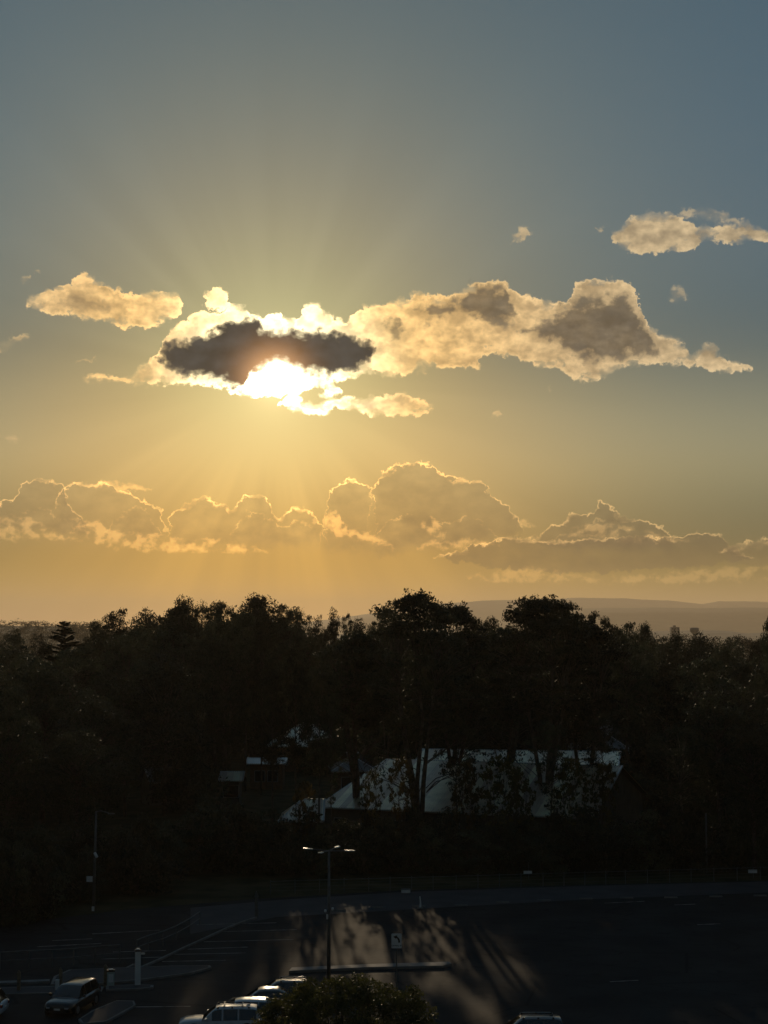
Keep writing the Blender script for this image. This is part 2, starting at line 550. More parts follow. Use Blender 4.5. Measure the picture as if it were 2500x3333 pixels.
weather_asphalt(M_ASPH)
M_ROAD = mat('path_surface', (.056, .058, .063), .85, var=.18, scale=.5, bump=.3, bscale=30, spec=.3)
M_LINE = mat('line_paint', (.22, .22, .21), .8, var=.5, scale=1.5, second=(.42, .42, .40))
M_CONC = mat('concrete', (.19, .187, .18), .85, var=.2, scale=1.5, bump=.3, bscale=25)
M_GAL = mat('galvanised_sheet', (.80, .70, .55), .34, .95, var=.12, scale=.8, bump=.05, bscale=4, objvar=.28)
M_GALD = mat('weathered_sheet', (.20, .195, .19), .5, .7, var=.2, scale=.6)
M_TRIM = mat('roof_trim', (.5, .5, .5), .3, 1.0, var=.08)
M_WALL = mat('rendered_wall', (.12, .11, .09), .9, var=.2, scale=.8)
M_BRICK = mat('brick_wall', (.20, .12, .08), .9, var=.3, scale=5)
M_PANE = mat('window_pane', (.03, .035, .04), .08, 0, var=.2, spec=.8)
M_FRAME = mat('window_frame', (.35, .35, .34), .5, var=.1)
M_POLE = mat('galvanised_pole', (.13, .14, .14), .6, .3, var=.2, scale=3)
M_WHITE = mat('white_paint', (.74, .75, .74), .5, var=.06, scale=2)
M_SIGN = mat('sign_face', (.78, .78, .77), .45, var=.05)
M_BLACK = mat('black_print', (.01, .01, .01), .5, var=.1)
M_PLASTIC = mat('dark_plastic', (.02, .02, .022), .55, var=.15)
M_WOOD = mat('weathered_timber', (.19, .15, .10), .85, var=.35, scale=6)
M_GREENBOX = mat('pale_green_steel', (.42, .50, .46), .5, var=.08)
M_TYRE = mat('tyre_rubber', (.018, .018, .018), .85, var=.2)
M_RIM = mat('alloy_rim', (.45, .46, .48), .3, .9, var=.1)
M_GLASS = mat('car_glass', (.012, .014, .016), .05, 0, var=.1, spec=1.0, coat=.6)
M_LAMPG = mat('lamp_lens', (.55, .56, .58), .1, .2, var=.08, coat=.8)
M_TAIL = mat('tail_lens', (.25, .015, .012), .15, 0, var=.1, coat=.8)
M_ROCK = mat('hill_scrub', (.06, .062, .04), .95, var=.35, scale=.01, second=(.09, .085, .06))
M_TOWER = mat('far_facade', (.22, .20, .19), .85, var=.12, scale=.1)


def paint(name, c, rough=.28, metal=.3):
    return mat(name, c, rough, metal, var=.05, scale=.8, coat=1.0)


M_CARW = paint('white_car_paint', (.50, .52, .56), .35, 0)
M_CARK = paint('black_car_paint', (.012, .013, .015))
M_CARS = paint('silver_car_paint', (.42, .46, .50), .3, .6)
M_CARD = paint('dark_grey_car_paint', (.05, .052, .058))
M_CARB = paint('pale_blue_white_car_paint', (.60, .66, .74), .35, 0)

# ------------------------------------------------------------------ helpers


def put_obj(name, me, m, parent=None):
    o = bpy.data.objects.new(name, me)
    C.objects.link(o)
    if m is not None and me is not None and len(me.materials) == 0: me.materials.append(m)
    if parent is not None: o.parent = parent
    return o


def empty(name, label, cat, loc=(0, 0, 0), rz=0.0, group=None):
    o = bpy.data.objects.new(name, None)
    o.empty_display_size = .3
    C.objects.link(o)
    o.location = loc
    o.rotation_euler = (0, 0, rz)
    return tag(o, label, cat, group)


def tag(o, label=None, cat=None, group=None, kind=None):
    if label: o['label'] = label
    if cat: o['category'] = cat
    if group: o['group'] = group
    if kind: o['kind'] = kind
    return o


def mesh_of(bm, smooth=False, name='mesh'):
    bmesh.ops.recalc_face_normals(bm, faces=bm.faces)
    me = bpy.data.meshes.new(name)
    bm.to_mesh(me)
    bm.free()
    if smooth:
        me.polygons.foreach_set('use_smooth', [True] * len(me.polygons))
    return me


def box(bm, x0, x1, y0, y1, z0, z1, bevel=0.0):
    r = bmesh.ops.create_cube(bm, size=1)
    vs = r['verts']
    bmesh.ops.scale(bm, vec=(x1 - x0, y1 - y0, z1 - z0), verts=vs)
    bmesh.ops.translate(bm, vec=((x0 + x1) / 2, (y0 + y1) / 2, (z0 + z1) / 2), verts=vs)
    if bevel:
        es = list({e for v in vs for e in v.link_edges})
        bmesh.ops.bevel(bm, geom=es, offset=bevel, segments=2, affect='EDGES')
    return vs


def tube(bm, pts, rad, seg=8, cap=True):
    """a swept round bar through pts; rad a number or one per point"""
    pts = [Vector(p) for p in pts]
    if isinstance(rad, (int, float)): rad = [rad] * len(pts)
    rings = []
    up = Vector((0, 0, 1))
    for i, p in enumerate(pts):
        d = (pts[min(i + 1, len(pts) - 1)] - pts[max(i - 1, 0)]).normalized()
        a = d.cross(up)
        if a.length < .05: a = d.cross(Vector((1, 0, 0)))
        a.normalize()
        b = d.cross(a)
        rings.append([bm.verts.new(p + (a * math.cos(2 * math.pi * k / seg) + b * math.sin(2 * math.pi * k / seg)) * rad[i]) for k in range(seg)])
    for q, w in zip(rings, rings[1:]):
        for k in range(seg):
            bm.faces.new((q[k], q[(k + 1) % seg], w[(k + 1) % seg], w[k]))
    if cap:
        bm.faces.new(rings[0][::-1])
        bm.faces.new(rings[-1])


def prism(bm, poly, z0, z1):
    """poly: (x, y) list; a vertical prism"""
    lo = [bm.verts.new((p[0], p[1], z0)) for p in poly]
    hi = [bm.verts.new((p[0], p[1], z1)) for p in poly]
    n = len(poly)
    bm.faces.new(hi)
    bm.faces.new(lo[::-1])
    for i in range(n):
        bm.faces.new((lo[i], lo[(i + 1) % n], hi[(i + 1) % n], hi[i]))


def solid(name, fn, m, parent=None, smooth=False, loc=None):
    bm = bmesh.new()
    fn(bm)
    o = put_obj(name, mesh_of(bm, smooth, name), m, parent)
    if loc is not None: o.location = loc
    return o


def sheet(name, poly, z, m, parent=None, kind=None):
    bm = bmesh.new()
    bm.faces.new([bm.verts.new((p[0], p[1], z)) for p in poly])
    o = put_obj(name, mesh_of(bm), m, parent)
    if o.data.polygons[0].normal.z < 0: o.data.flip_normals()
    if kind: tag(o, kind=kind)
    return o


# ------------------------------------------------------------------ the air
hz = bpy.data.materials.new('evening_haze')
hz.use_nodes = True
nt = hz.node_tree
nt.nodes.remove(nt.nodes['Principled BSDF'])
pv = nt.nodes.new('ShaderNodeVolumePrincipled')
pv.inputs['Color'].default_value = (.96, .81, .61, 1)
HAZE_D = 0.66e-4
pv.inputs["Density"].default_value = HAZE_D
pv.inputs['Anisotropy'].default_value = .35
nt.links.new(pv.outputs[0], nt.nodes['Material Output'].inputs['Volume'])
solid('haze', lambda bm: box(bm, -13000, 13000, -600, 21500, -1.5, 455), hz)
tag(bpy.data.objects['haze'], kind='stuff')
hz.cycles.homogeneous_volume = True

# ------------------------------------------------------------------ the ground
sheet('ground', [(-22000, -900), (22000, -900), (22000, 30000), (-22000, 30000)], -.30, M_GRASS, kind='structure')


def P2(*pts): return [tuple(G(x, y)[:2]) for x, y in pts]


rear = P2((-300, 3045), (0, 3010), (400, 2962), (800, 2928), (1300, 2898), (1900, 2880), (2500, 2866), (3100, 2856))
yb = rear[0][1]
verge = [(-60, 40), (60, 40), (60, 175), (-60, 175)]
sheet('verge', [(-75, 30), (75, 30), (75, 320), (-75, 320)], -.02, M_GRASS, kind='structure')
park_poly = [(-40, 62), (45, 62)] + rear[::-1]
sheet('car_park', park_poly, .0, M_ASPH, kind='structure')
car_park = bpy.data.objects['car_park']
# paler road strip along the far side of the car park
near_edge = P2((620, 3040), (900, 2985), (1300, 2962), (1900, 2928), (2500, 2905), (3100, 2892))
far_edge = P2((620, 2955), (900, 2930), (1300, 2904), (1900, 2884), (2500, 2869), (3100, 2859))
sheet('road', near_edge + far_edge[::-1], .004, M_ROAD, kind='structure')


def strip(a, b, w, z=.008):
    a, b = Vector((*a, 0)), Vector((*b, 0))
    n = Vector((-(b - a).y, (b - a).x, 0)).normalized() * w / 2
    return [(p.x, p.y) for p in (a + n, b + n, b - n, a - n)]


BAYS = [((711, 3033), (965, 3026)), ((663, 3066), (955, 3058)), ((610, 3090), (806, 3083)), ((560, 3107), (800, 3102)),
        ((528, 3130), (735, 3126)), ((120, 3082), (330, 3071)), ((170, 3062), (300, 3056)), ((330, 3122), (545, 3115)),
        ((367, 3099), (540, 3094)), ((1985, 3196), (2078, 3191)), ((2195, 2946), (2264, 2943)), ((1968, 2940), (2098, 2934)),
        ((300, 3040), (520, 3028)), ((430, 3278), (620, 3276)), ((640, 3010), (900, 3004)), ((2270, 3010), (2345, 3007))]
for a, b in BAYS:
    sheet('bay_line', strip(P2(a)[0], P2(b)[0], .14), .008, M_LINE, car_park)


def island(label_kind, poly_px, h, kerb_m=M_CONC, top_m=M_ROAD):
    pts = P2(*poly_px)
    # shift in depth so that the top edge stands where the photograph shows it
    pts = [tuple(G(x, y, h)[:2]) for x, y in poly_px]
    root = solid(label_kind, lambda bm: prism(bm, pts, -.01, h), kerb_m)
    tag(root, kind='structure')
    cx = sum(p[0] for p in pts) / len(pts)
    cy = sum(p[1] for p in pts) / len(pts)
    inner = []
    for p in pts:
        d = Vector((cx - p[0], cy - p[1], 0))
        inner.append((p[0] + d.x / d.length * .18, p[1] + d.y / d.length * .18))
    sheet('paving', inner, h + .004, top_m, root)
    return root


island('kerb_island', [(940, 3160), (1200, 3148), (1440, 3143), (1470, 3136), (1462, 3130), (1200, 3138), (950, 3149)], .16, top_m=M_CONC)
island('kerb_island', [(165, 3203), (330, 3200), (460, 3188), (620, 3166), (688, 3148), (684, 3142), (560, 3143), (225, 3156), (175, 3178)], .14)
island('kerb_island', [(268, 3332), (345, 3324), (400, 3296), (442, 3270), (436, 3257), (380, 3256), (300, 3288), (255, 3318)], .14)
island('kerb_island', [(345, 3220), (440, 3219), (498, 3213), (500, 3206), (450, 3204), (345, 3208)], .13)
island('kerb', [(-60, 3202), (0, 3200), (160, 3193), (162, 3187), (0, 3193), (-60, 3195)], .16, top_m=M_CONC)
island('footpath', [(-80, 3236), (160, 3232), (330, 3226), (338, 3211), (160, 3210), (-80, 3216)], .06)

# long kerb running up the ramp, and the rail beside it
def kerb_run(pts, w=.15, h=.14):
    q = [G(x, y, h) for x, y in pts]
    def f(bm):
        for a, b in zip(q, q[1:]):
            prism(bm, strip((a.x, a.y), (b.x, b.y), w), 0, h)
    o = solid('kerb', f, M_CONC)
    tag(o, kind='structure')


kerb_run([(455, 3148), (520, 3120), (600, 3082), (660, 3055), (740, 3018), (790, 2998), (835, 2984)])
kerb_run([(372, 3167), (402, 3154), (436, 3137)])

# ------------------------------------------------------------------ handrail on the ramp
def railing(name, label, top_px, h, cat, post_every=1, group=None):
    tops = [G(x, y, h) for x, y in top_px]
    o = tops[0].copy(); o.z = 0
    r = empty(name, label, cat, o, group=group)
    solid('rail', lambda bm: tube(bm, [t - o for t in tops], .045, 6), M_POLE, r)
    solid('rail', lambda bm: tube(bm, [t - o - Vector((0, 0, h * .5)) for t in tops], .03, 6), M_POLE, r)
    for t in tops[::post_every]:
        solid('post', lambda bm: tube(bm, [t - o, Vector((t.x, t.y, 0)) - o], .04, 6), M_POLE, r)
    return r


railing('handrail', 'long grey handrail climbing the ramp beside the bay lines', [(445, 3060), (482, 3046), (530, 3032), (574, 3014), (618, 2990), (651, 2967)], 1.0, 'handrail')
railing('fence', 'low post and rail fence left of the white camera post', [(-40, 3103), (0, 3100), (95, 3095), (170, 3092), (240, 3088), (310, 3082), (390, 3075)], 1.1, 'fence')

# long fence behind the road
fx = [880, 960, 1040, 1120, 1200, 1270, 1340, 1410, 1485, 1556, 1626, 1696, 1768, 1836, 1904, 1972, 2036, 2108, 2180, 2250, 2324, 2400, 2476, 2552]
fp = [G(x, 2912 - (x - 880) * .030) for x in fx]
fr = empty('fence', 'long thin wire fence between the far road and the wood', 'fence', fp[0])
solid('top_rail', lambda bm: tube(bm, [p - fp[0] + Vector((0, 0, 1.1)) for p in fp], .028, 5), M_POLE, fr)
solid('wire', lambda bm: [tube(bm, [p - fp[0] + Vector((0, 0, z)) for p in fp], .008, 4) for z in (.3, .6, .85)], M_POLE, fr)
for p in fp:
    solid('post', lambda bm: tube(bm, [Vector((0, 0, 0)), Vector((0, 0, 1.2))], .04, 6), M_POLE, fr, loc=p - fp[0])

# wheel stops
ws = [(800 + 560 / 1.843, 2700 + 487 / 1.843), (1234, 2956), (1364, 2951), (1500, 2948), (1636, 2938), (1772, 2932), (1907, 2927), (2040, 2924), (2184, 2923), (2330, 2920), (2475, 2917)]
wsl = ['left end of the row, past the lamp pole', 'next to the left-end one of the row', 'just behind the leaning marker post', 'right of the marker post in the row',
       'fourth from the leaning marker post', 'fifth from the leaning marker post', 'on the warm lit patch of the far kerb', 'right of the warm lit patch',
       'sixth from the lamp pole towards the right edge', 'next to last at the right edge', 'last of the row at the right edge']
proto = None
def wheel_stop_bm(bm):
    vs = box(bm, -.55, .55, -.08, .08, 0, .11)
    for v in bm.verts:
        if v.co.z > .05:
            v.co.y *= .6
            v.co.x *= .95
for (x, y), l in zip(ws, wsl):
    if proto is None:
        proto = solid('wheel_stop', wheel_stop_bm, M_CONC)
        o = proto
    else:
        o = proto.copy()
        C.objects.link(o)
    p = G(x, y)
    o.location = (p.x, p.y, .004)
    tag(o, 'pale concrete wheel stop ' + l, 'wheel stop', 'wheel stops along the far road')

# ------------------------------------------------------------------ lamp posts and poles
def lamp_four():
    b = G(1070, 3190)
    H = 8.15
    r = empty('street_lamp', 'tall grey car park lamp post with four arms and two cameras', 'street lamp', b)
    solid('pole', lambda bm: tube(bm, [(0, 0, 0), (0, 0, H * .45), (0, 0, H)], [.13, .10, .07], 12), M_POLE, r, True)
    solid('base_plate', lambda bm: box(bm, -.22, .22, -.22, .22, 0, .03), M_POLE, r)
    a0 = R(-19)
    for k in range(4):
        a = a0 + k * math.pi / 2
        d = Vector((math.cos(a), math.sin(a), 0))
        Z = Vector((0, 0, H - .05))
        solid('arm', lambda bm: tube(bm, [Z, Z + d * 1.15 + Vector((0, 0, .06))], .035, 8), M_POLE, r)
        def head(bm):
            n = Vector((-d.y, d.x, 0))
            c0, c1 = Z + d * 1.1 + Vector((0, 0, .06)), Z + d * 1.78 + Vector((0, 0, .09))
            ring = []
            for c, w, h in ((c0, .07, .05), (c0 + (c1 - c0) * .3, .13, .06), (c0 + (c1 - c0) * .9, .13, .05), (c1, .09, .03)):
                ring.append([bm.verts.new(c + n * w * sx + Vector((0, 0, h * sz))) for sx, sz in ((-1, -.4), (1, -.4), (.8, .6), (-.8, .6))])
            for q, w in zip(ring, ring[1:]):
                for i in range(4): bm.faces.new((q[i], q[(i + 1) % 4], w[(i + 1) % 4], w[i]))
            bm.faces.new(ring[0]); bm.faces.new(ring[-1][::-1])
        h = solid('lamp_head', head, M_TRIM, r)
        def lens(bm):
            n = Vector((-d.y, d.x, 0))
            c0, c1 = Z + d * 1.33 + Vector((0, 0, .035)), Z + d * 1.7 + Vector((0, 0, .052))
            bm.faces.new([bm.verts.new(p) for p in (c0 - n * .09, c0 + n * .09, c1 + n * .09, c1 - n * .09)])
        solid('lens', lens, M_LAMPG, h)
    for sx, z in ((-.22, H * .535), (.24, H * .55)):
        c = solid('camera_housing', lambda bm: box(bm, sx - .07, sx + .07, -.34, -.06, z - .07, z + .07, .02), M_WHITE, r)
        solid('camera_bracket', lambda bm: tube(bm, [(0, 0, z), (sx, -.1, z)], .025, 6), M_POLE, c)
    solid('control_box', lambda bm: box(bm, -.16, -.04, -.22, -.1, H * .47, H * .47 + .3, .015), M_WHITE, r)


lamp_four()


def lamp_one():
    b = G(304, 2968)
    s = b.y / FPX
    r = empty('street_lamp', 'tall thin lamp post with one arm pointing right and small sign plate', 'street lamp', b)
    H = (2968 - 2649) * s
    solid('pole', lambda bm: tube(bm, [(0, 0, 0), (.12, 0, H)], [.13, .07], 10), M_POLE, r, True)
    solid('arm', lambda bm: tube(bm, [(.12, 0, H - .03), (.5, 0, H + .02), (1.1, -.1, H - .12)], .04, 8), M_POLE, r)
    solid('lamp_head', lambda bm: box(bm, 1.05, 1.6, -.22, .0, H - .24, H - .14, .03), M_POLE, r)
    solid('camera_housing', lambda bm: tube(bm, [(.06, -.12, 4.62), (.28, -.3, 4.3)], .11, 8), M_WHITE, r)
    solid('sign_plate', lambda bm: box(bm, -.56, -.08, -.14, -.12, 2.35, 2.8), M_WHITE, r)
    solid('junction_box', lambda bm: box(bm, -.1, .1, -.26, -.13, .1, .45, .02), M_WHITE, r)


lamp_one()
b = G(2301, 2842)
r = empty('utility_pole', 'thin bare pole at the wood edge on the right', 'pole', b)
solid('pole', lambda bm: tube(bm, [(0, 0, 0), (0, 0, 5.4)], [.09, .06], 8), M_POLE, r, True)
solid('pole_cap', lambda bm: tube(bm, [(0, 0, 5.4), (0, 0, 5.46)], [.1, .04], 8), M_POLE, r)

# ------------------------------------------------------------------ bollards, cabinets, posts
b = G(448, 3212)
r = empty('camera_post', 'stout white square post with black cap and small camera', 'post', b, R(12))
solid('shaft', lambda bm: box(bm, -.17, .17, -.15, .15, 0, 2.18, .02), M_WHITE, r)
solid('cap', lambda bm: box(bm, -.2, .2, -.18, .18, 2.18, 2.28, .015), M_PLASTIC, r)
solid('beacon', lambda bm: tube(bm, [(0, 0, 2.28), (0, 0, 2.36)], [.13, .11], 10), M_WHITE, r)
solid('camera_housing', lambda bm: box(bm, .17, .42, -.12, .0, 1.98, 2.08, .02), M_WHITE, r)
solid('foot_plate', lambda bm: box(bm, -.24, .24, -.22, .22, 0, .05), M_PLASTIC, r)
b = G(360, 3214)
r = empty('ticket_machine', 'short pale green ticket cabinet with dark lid beside the white post', 'ticket machine', b, R(12))
solid('cabinet', lambda bm: box(bm, -.22, .22, -.18, .18, 0, .98, .02), M_GREENBOX, r)
solid('lid', lambda bm: box(bm, -.25, .25, -.21, .21, .98, 1.09, .02), M_PLASTIC, r)
solid('lid_highlight', lambda bm: box(bm, -.13, .14, -.14, .1, 1.09, 1.13, .01), M_WHITE, r)  # white block standing in for the highlight on the dark lid
solid('front_panel', lambda bm: box(bm, -.15, .15, -.196, -.181, .35, .85), M_WHITE, r)
b = G(186, 3225)
r = empty('bollard', 'short square white bollard behind the black car', 'bollard', b)
solid('shaft', lambda bm: box(bm, -.11, .11, -.1, .1, 0, .62, .015), M_WHITE, r)
solid('cap', lambda bm: box(bm, -.125, .125, -.115, .115, .62, .66, .01), M_WHITE, r)
for x, y, h, l in ((61, 3226, 1.15, 'weathered timber post left of the white bollard'), (197, 3217, 1.15, 'weathered timber post right behind the white bollard'), (343, 3211, 1.25, 'timber post with rounded top touching the ticket cabinet')):
    b = G(x, y)
    r = empty('timber_post', l, 'post', b, group='timber posts along the footpath')
    solid('shaft', lambda bm: box(bm, -.1, .1, -.1, .1, 0, h, .015), M_WOOD, r)
    solid('post_top', lambda bm: tube(bm, [(0, 0, h), (0, 0, h + .1)], [.1, .04], 8), M_WOOD, r)
b = G(835, 2985)
s = b.y / FPX
r = empty('marker_post', 'tall pale pointed marker post where the ramp kerb ends', 'post', b)
solid('shaft', lambda bm: box(bm, -.13, .13, -.06, .06, 0, 1.55, .01), M_POLE, r)
solid('pointed_top', lambda bm: prism_top(bm), M_POLE, r) if False else None
def ptop(bm):
    q = [bm.verts.new(p) for p in ((-.17, -.07, 1.55), (.17, -.07, 1.55), (.17, .07, 1.55), (-.17, .07, 1.55))]
    t = [bm.verts.new((-.03, -.05, 2.0)), bm.verts.new((-.03, .05, 2.0))]
    bm.faces.new((q[0], q[1], t[0])); bm.faces.new((q[2], q[3], t[1]))
    bm.faces.new((q[1], q[2], t[1], t[0])); bm.faces.new((q[3], q[0], t[0], t[1])); bm.faces.new(q[::-1])
solid('pointed_top', ptop, M_POLE, r)
b = G(1368, 2957)
r = empty('marker_post', 'small leaning marker post on the kerb of the far road', 'post', b)
solid('shaft', lambda bm: tube(bm, [(0, 0, 0), (.02, 0, .45), (-.03, 0, .95)], [.09, .06, .035], 8), M_WHITE, r)
solid('foot', lambda bm: box(bm, -.22, .22, -.15, .15, 0, .1, .02), M_CONC, r)
# barrier block pale on the verge
b = G(1321, 2906)
r = empty('utility_box', 'low pale box on the verge behind the far road', 'box', b)
solid('cabinet', lambda bm: box(bm, -.38, .38, -.2, .2, 0, .26, .03), M_WHITE, r)
solid('lid', lambda bm: box(bm, -.41, .41, -.23, .23, .26, .31, .01), M_CONC, r)
for x, y, w, l in ((1718, 2862, .75, 'small white plate sign on a short post by the wood edge'), (2450, 2858, .8, 'small tilted white plate sign near the right edge')):
    b = G(x, y)
    r = empty('sign', l, 'sign', b)
    solid('post', lambda bm: tube(bm, [(.08, 0, 0), (.08, 0, 1.5 if x < 2000 else .9)], .035, 6), M_POLE, r)
    solid('sign_plate', lambda bm: box(bm, -w / 2, w / 2, -.06, -.04, .45, .75), M_WHITE, r)


def arrow_sign():
    b = G(1291, 3236)
    s = b.y / FPX
    top, bot, hw = (3236 - 3046) * s, (3236 - 3092) * s, 16.3 * s
    r = empty('traffic_sign', 'white rectangular sign with black arrow curving left on a thin post', 'road sign', b)
    solid('post', lambda bm: tube(bm, [(0, .03, 0), (0, .03, top + .02)], .035, 8), M_POLE, r)
    def plate(bm):
        w, c = hw, .06
        pts = []
        for cx, cz, a in ((w - c, top - c, 0), (-w + c, top - c, 90), (-w + c, bot + c, 180), (w - c, bot + c, 270)):
            for k in range(4): pts.append((cx + c * math.cos(R(a + k * 30)), cz + c * math.sin(R(a + k * 30))))
        f = [bm.verts.new((x, -.012, z)) for x, z in pts]
        g = [bm.verts.new((x, -.001, z)) for x, z in pts]
        bm.faces.new(f); bm.faces.new(g[::-1])
        for i in range(len(f)): bm.faces.new((f[i], g[i], g[(i + 1) % len(f)], f[(i + 1) % len(f)]))
    p = solid('sign_plate', plate, M_SIGN, r)
    # arrow, read off the close view: plate spans 620..1075 x 370..990
    def q(px, py): return ((px - 848) / 455 * hw * 2, -.016, top - (py - 370) / 620 * (top - bot))
    def arrow(bm):
        outer = [(1000, 750), (1003, 690), (985, 620), (940, 550), (885, 500), (850, 478)]
        inner = [(925, 750), (925, 690), (905, 630), (870, 580), (838, 556), (815, 545)]
        for i in range(5):
            bm.faces.new([bm.verts.new(q(*k)) for k in (outer[i], outer[i + 1], inner[i + 1], inner[i])])
        bm.faces.new([bm.verts.new(q(*k)) for k in ((880, 440), (700, 495), (812, 588))])
    solid('arrow', arrow, M_BLACK, p)
    cu = bpy.data.curves.new('lettering', 'FONT')
    cu.body = 'ONLY'
    cu.size = .17
    cu.align_x = 'CENTER'
    cu.extrude = .001
    cu.offset = .004
    cu.space_character = 1.15
    tmp = bpy.data.objects.new('lettering', cu)
    C.objects.link(tmp)
    dg = bpy.context.evaluated_depsgraph_get()
    me = bpy.data.meshes.new_from_object(tmp.evaluated_get(dg))
    bpy.data.objects.remove(tmp)
    o = put_obj('lettering', me, M_BLACK, p)
    o.rotation_euler = (R(90), 0, 0)
    z = q(848, 905)
    o.location = (0, -.0165, z[2] + 0.0)
    o.scale = (1.25, .62, 1)


arrow_sign()

# ------------------------------------------------------------------ buildings
def clip_strip(poly, a, b, axis):
    """the part of a convex polygon (2D) between a and b along axis"""
    def half(p, lim, keep):
        out = []
        for i in range(len(p)):
            c, n = p[i], p[(i + 1) % len(p)]
            ic, inn = keep(c[axis], lim), keep(n[axis], lim)
            if ic: out.append(c)
            if ic != inn:
                t = (lim - c[axis]) / (n[axis] - c[axis])
                out.append(tuple(c[k] + (n[k] - c[k]) * t for k in range(2)))
        return out
    p = half(poly, a, lambda v, l: v >= l)
    return half(p, b, lambda v, l: v <= l) if p else []


def roof_plane(name, corners, along, m, parent, width=.85, thick=.05, rib=.07):
    """a sheeted roof plane: corners coplanar 3D points; along = direction across the sheets (3D)"""
    corners = [Vector(c) for c in corners]
    o = corners[0]
    u = Vector(along).normalized()
    n = None
    for i in range(1, len(corners) - 1):
        n = (corners[i] - o).cross(corners[i + 1] - o)
        if n.length > 1e-6: break
    n.normalize()
    if n.z < 0: n = -n
    u = (u - n * u.dot(n)).normalized()
    v = n.cross(u)
    P_ = [((c - o).dot(u), (c - o).dot(v)) for c in corners]
    lo, hi = min(p[0] for p in P_), max(p[0] for p in P_)
    root = put_obj(name, None, None, parent) if False else None
    bm = bmesh.new()
    base = [bm.verts.new(c - n * thick) for c in corners]
    bm.faces.new(base)
    slab = put_obj(name, mesh_of(bm), M_PLASTIC, parent)
    k = int(math.ceil((hi - lo) / width))
    for i in range(k):
        a, b_ = lo + i * width + .006, min(lo + (i + 1) * width - .006, hi)
        if b_ - a < .02: continue
        s = clip_strip(P_, a, b_, 0)
        if len(s) < 3: continue
        bm = bmesh.new()
        def W(p, h): return o + u * p[0] + v * p[1] + n * h
        hi_ = [bm.verts.new(W(p, 0)) for p in s]
        lo_ = [bm.verts.new(W(p, -thick * .6)) for p in s]
        try:
            bm.faces.new(hi_)
            for j in range(len(s)): bm.faces.new((hi_[j], hi_[(j + 1) % len(s)], lo_[(j + 1) % len(s)], lo_[j]))
        except ValueError:
            pass
        # standing ribs on the sheet
        for f in (.03, .36, .69):
            x = a + (b_ - a) * f
            r_ = clip_strip(P_, x, x + .07, 0)
            if len(r_) < 3: continue
            q = [bm.verts.new(W(p, rib)) for p in r_]
            w = [bm.verts.new(W(p, .001)) for p in r_]
            try:
                bm.faces.new(q)
                for j in range(len(r_)): bm.faces.new((q[j], q[(j + 1) % len(r_)], w[(j + 1) % len(r_)], w[j]))
            except ValueError:
                pass
        put_obj('roof_sheet', mesh_of(bm), m, slab)
    return slab


def windows(parent, x0, x1, y, z0, z1, n, w):
    for i in range(n):
        cx = x0 + (x1 - x0) * (i + .5) / n
        f = solid('window', lambda bm: box(bm, cx - w / 2, cx + w / 2, y - .05, y + .02, z0, z1), M_FRAME, parent)
        solid('pane', lambda bm: box(bm, cx - w / 2 + .07, cx + w / 2 - .07, y - .06, y - .045, z0 + .07, z1 - .07), M_PANE, f)


FOOT = []


def hip_house(label, loc, rz, L, D, eave, ridge, m_roof, m_wall, hip=True, over=.5, cat='building', nwin=4, sheetw=.85, name='building', hip_l=None, hip_r=None):
    FOOT.append((loc[0], loc[1] + D / 2, L / 2, D / 2))
    r = empty(name, label, cat, loc, rz)
    solid('wall', lambda bm: box(bm, -L / 2 + over, L / 2 - over, over, D - over, 0, eave), m_wall, r)
    hl = (D / 2 if hip else 0) if hip_l is None else hip_l
    hr = (D / 2 if hip else 0) if hip_r is None else hip_r
    a, b_, c, d = (-L / 2, 0, eave), (L / 2, 0, eave), (L / 2, D, eave), (-L / 2, D, eave)
    e, f = (-L / 2 + hl, D / 2, ridge), (L / 2 - hr, D / 2, ridge)
    roof_plane('roof', [a, b_, f, e], (1, 0, 0), m_roof, r, sheetw)
    roof_plane('roof', [c, d, e, f], (1, 0, 0), m_roof, r, sheetw * 2)
    if hl > 0: roof_plane('roof', [d, a, e], (0, 1, 0), m_roof, r, sheetw)
    else: solid('gable', lambda bm: (bm.faces.new([bm.verts.new((-L / 2 + over + q, y, z)) for q, y, z in ((0, over, eave), (0, D - over, eave), (0, D / 2, ridge - .25))])), m_wall, r)
    if hr > 0: roof_plane('roof', [b_, c, f], (0, 1, 0), m_roof, r, sheetw)
    else: solid('gable', lambda bm: (bm.faces.new([bm.verts.new((L / 2 - over + q, y, z)) for q, y, z in ((0, over, eave), (0, D - over, eave), (0, D / 2, ridge - .25))])), m_wall, r)
    solid('ridge_cap', lambda bm: tube(bm, [e, f], .09, 6), M_TRIM, r)
    solid('gutter', lambda bm: box(bm, -L / 2, L / 2, -.14, .0, eave - .14, eave - .01), M_TRIM, r)
    for p, q in ((a, e), (b_, f)):
        if (p == a and hl > 0) or (p == b_ and hr > 0):
            solid('hip_cap', lambda bm: tube(bm, [p, q], .07, 6), M_TRIM, r)
    windows(r, -L / 2 + 1, L / 2 - 1, over, 1.0, min(2.6, eave - .5), nwin, 1.5)
    # barge boards on the gable ends catch the low sun
    for sx, h_ in ((-1, hl), (1, hr)):
        if h_ == 0:
            solid('barge_board', lambda bm: tube(bm, [(sx * L / 2, 0, eave), (sx * L / 2, D / 2, ridge)], .13, 6), M_TRIM, r)
    return r


